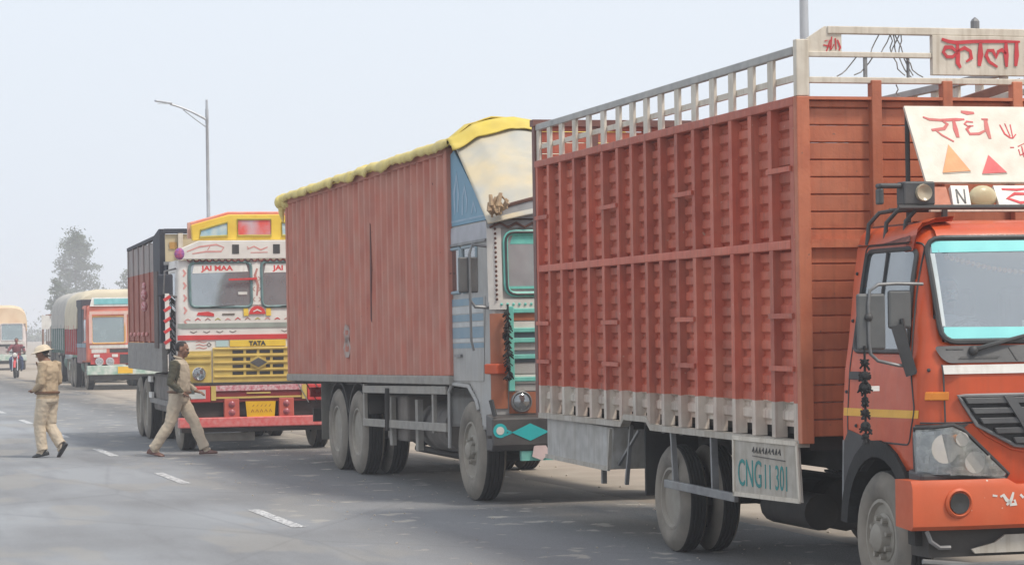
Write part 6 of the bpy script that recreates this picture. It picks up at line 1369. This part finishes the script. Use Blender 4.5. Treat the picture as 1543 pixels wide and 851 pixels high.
# driver behind the orange cab's windscreen
JS = dict(pelvis=(0, 0, .5), chest=(.0, 0, .88), neck=(.03, 0, 1.05), head=(.07, 0, 1.20), seat_split=True, Lsh=(.0, .2, .98), Lel=(.16, .27, .76), Lwr=(.40, .16, .82), Lhd=(.48, .12, .84), Rsh=(.0, -.2, .98), Rel=(.16, -.27, .76), Rwr=(.40, -.16, .82), Rhd=(.48, -.12, .84),
    Lhip=(.02, .09, .47), Lkn=(.42, .12, .5), Lan=(.5, .12, .12), Ltoe=(.65, .12, .08), Rhip=(.02, -.09, .47), Rkn=(.42, -.12, .5), Ran=(.5, -.12, .12), Rtoe=(.65, -.12, .08))
def to_world(T, v): return T.matrix_basis @ Vector(v)
drv, hd_, Rd, Dd = person('driver in a pale shirt dimly seen behind the orange cab windscreen', to_world(T1, (.83, .66, .88)), .2631-pi/2, .86, JS, dict(m=[skin, mat('pale_shirt', (.7, .7, .74), (.6, .6, .65), .8), mat('dark_trousers', (.05, .05, .06), (.04, .04, .05)), MATS['pale_shirt']], shoe=blk_shoe, belt=brn_belt, hair=hairm, moustache=True, vox=.012))
# motorcyclist far down the road
mb = thing('motorcycle', 'hazy motorcycle coming down the road in front of the off-white truck', 'motorcycle', (at_px(23, 99), 99, 0), -pi/2+.12)
for x in (-.65, .65):
    wq = M().lathe([(-.045, .24), (-.05, .28), (0, .31), (.05, .28), (.045, .24)], (0, 0, 0), 'y', 20).build('wheel', rubber, mb, True); wq.location = (x, 0, .31); M().lathe([(-.02, .24), (-.05, .06), (.05, .06), (.02, .24)], n=14).build('rim', steel, wq, True)
M().tube([(.65, .09, .31), (.5, .08, .75), (.42, .07, .98)], .025, 7).tube([(.65, -.09, .31), (.5, -.08, .75), (.42, -.07, .98)], .025, 7).build('fork', chrome, mb, True)
M().tube([(.3, -.36, 1.05), (.42, -.3, 1.06), (.44, 0, 1.0), (.42, .3, 1.06), (.3, .36, 1.05)], .018, 7).build('handlebar', black, mb, True)
k = M().lathe([(-.1, .05), (-.03, .1), (.03, .105), (.04, .09)], (.56, 0, .92), 'x', 14).build('headlight', black, mb, True); M().lathe([(0, .09), (.02, .05), (.025, 0)], (.6, 0, .92), 'x', 12).build('lens', white, k, True)
M().ball((.18, 0, .82), (.27, .14, .13), 14, 10).build('fuel_tank', red3, mb, True); M().box(-.65, .0, -.12, .12, .74, .82).build('seat', black, mb, bev=.04); M().box(-.15, .25, -.15, .15, .3, .62).build('engine', chassis, mb, bev=.05)
M().tube([(.94, 0, .42), (.85, 0, .6), (.65, 0, .68), (.48, 0, .62)], [.05]*4, 7).build('mudguard', red3, mb, True); M().tube([(-.6, -.16, .3), (.1, -.16, .32)], .04, 8).build('exhaust', chrome, mb, True)
for s in (1, -1): M().tube([(.35, .25*s, 1.06), (.35, .3*s, 1.2)], .01, 5).ball((.35, .33*s, 1.22), (.015, .06, .04), 8, 6).build('mirror', black, mb)
JM = dict(pelvis=(0, 0, .86), chest=(.06, 0, 1.24), neck=(.1, 0, 1.41), head=(.15, 0, 1.55), seat_split=True, Lsh=(.07, .2, 1.34), Lel=(.3, .34, 1.12), Lwr=(.46, .34, 1.1), Lhd=(.52, .33, 1.08), Rsh=(.07, -.2, 1.34), Rel=(.3, -.34, 1.12), Rwr=(.46, -.34, 1.1), Rhd=(.52, -.33, 1.08),
    Lhip=(.02, .1, .84), Lkn=(.4, .22, .78), Lan=(.22, .2, .38), Ltoe=(.38, .2, .34), Rhip=(.02, -.1, .84), Rkn=(.4, -.22, .78), Ran=(.22, -.2, .38), Rtoe=(.38, -.2, .34))
person('hazy motorcyclist in dark red shirt and blue jeans riding towards the camera', (at_px(23, 99), 99.18, .02), -pi/2+.12, .94, JM, dict(m=[skin, mat('dark_red_shirt', (.22, .05, .06), (.17, .04, .05), .8), mat('jeans', (.06, .09, .18), (.05, .07, .14), .85), MATS['dark_red_shirt']], shoe=blk_shoe, belt=brn_belt, hair=hairm, vox=.014))
# ---------------------------------------------------------------- haze
hz = M().box(-815, 815, -770, 850, -1, 14).build('haze', [])
hm = bpy.data.materials.new('haze'); hm.use_nodes = True; hm.node_tree.nodes.clear()
ho = hm.node_tree.nodes.new('ShaderNodeOutputMaterial'); hv = hm.node_tree.nodes.new('ShaderNodeVolumePrincipled')
hv.inputs['Color'].default_value = (.93, .95, 1, 1); hv.inputs['Density'].default_value = .0015; hv.inputs['Anisotropy'].default_value = .2
hm.node_tree.links.new(hv.outputs[0], ho.inputs['Volume']); hz.data.materials.append(hm); kind(hz, 'stuff')
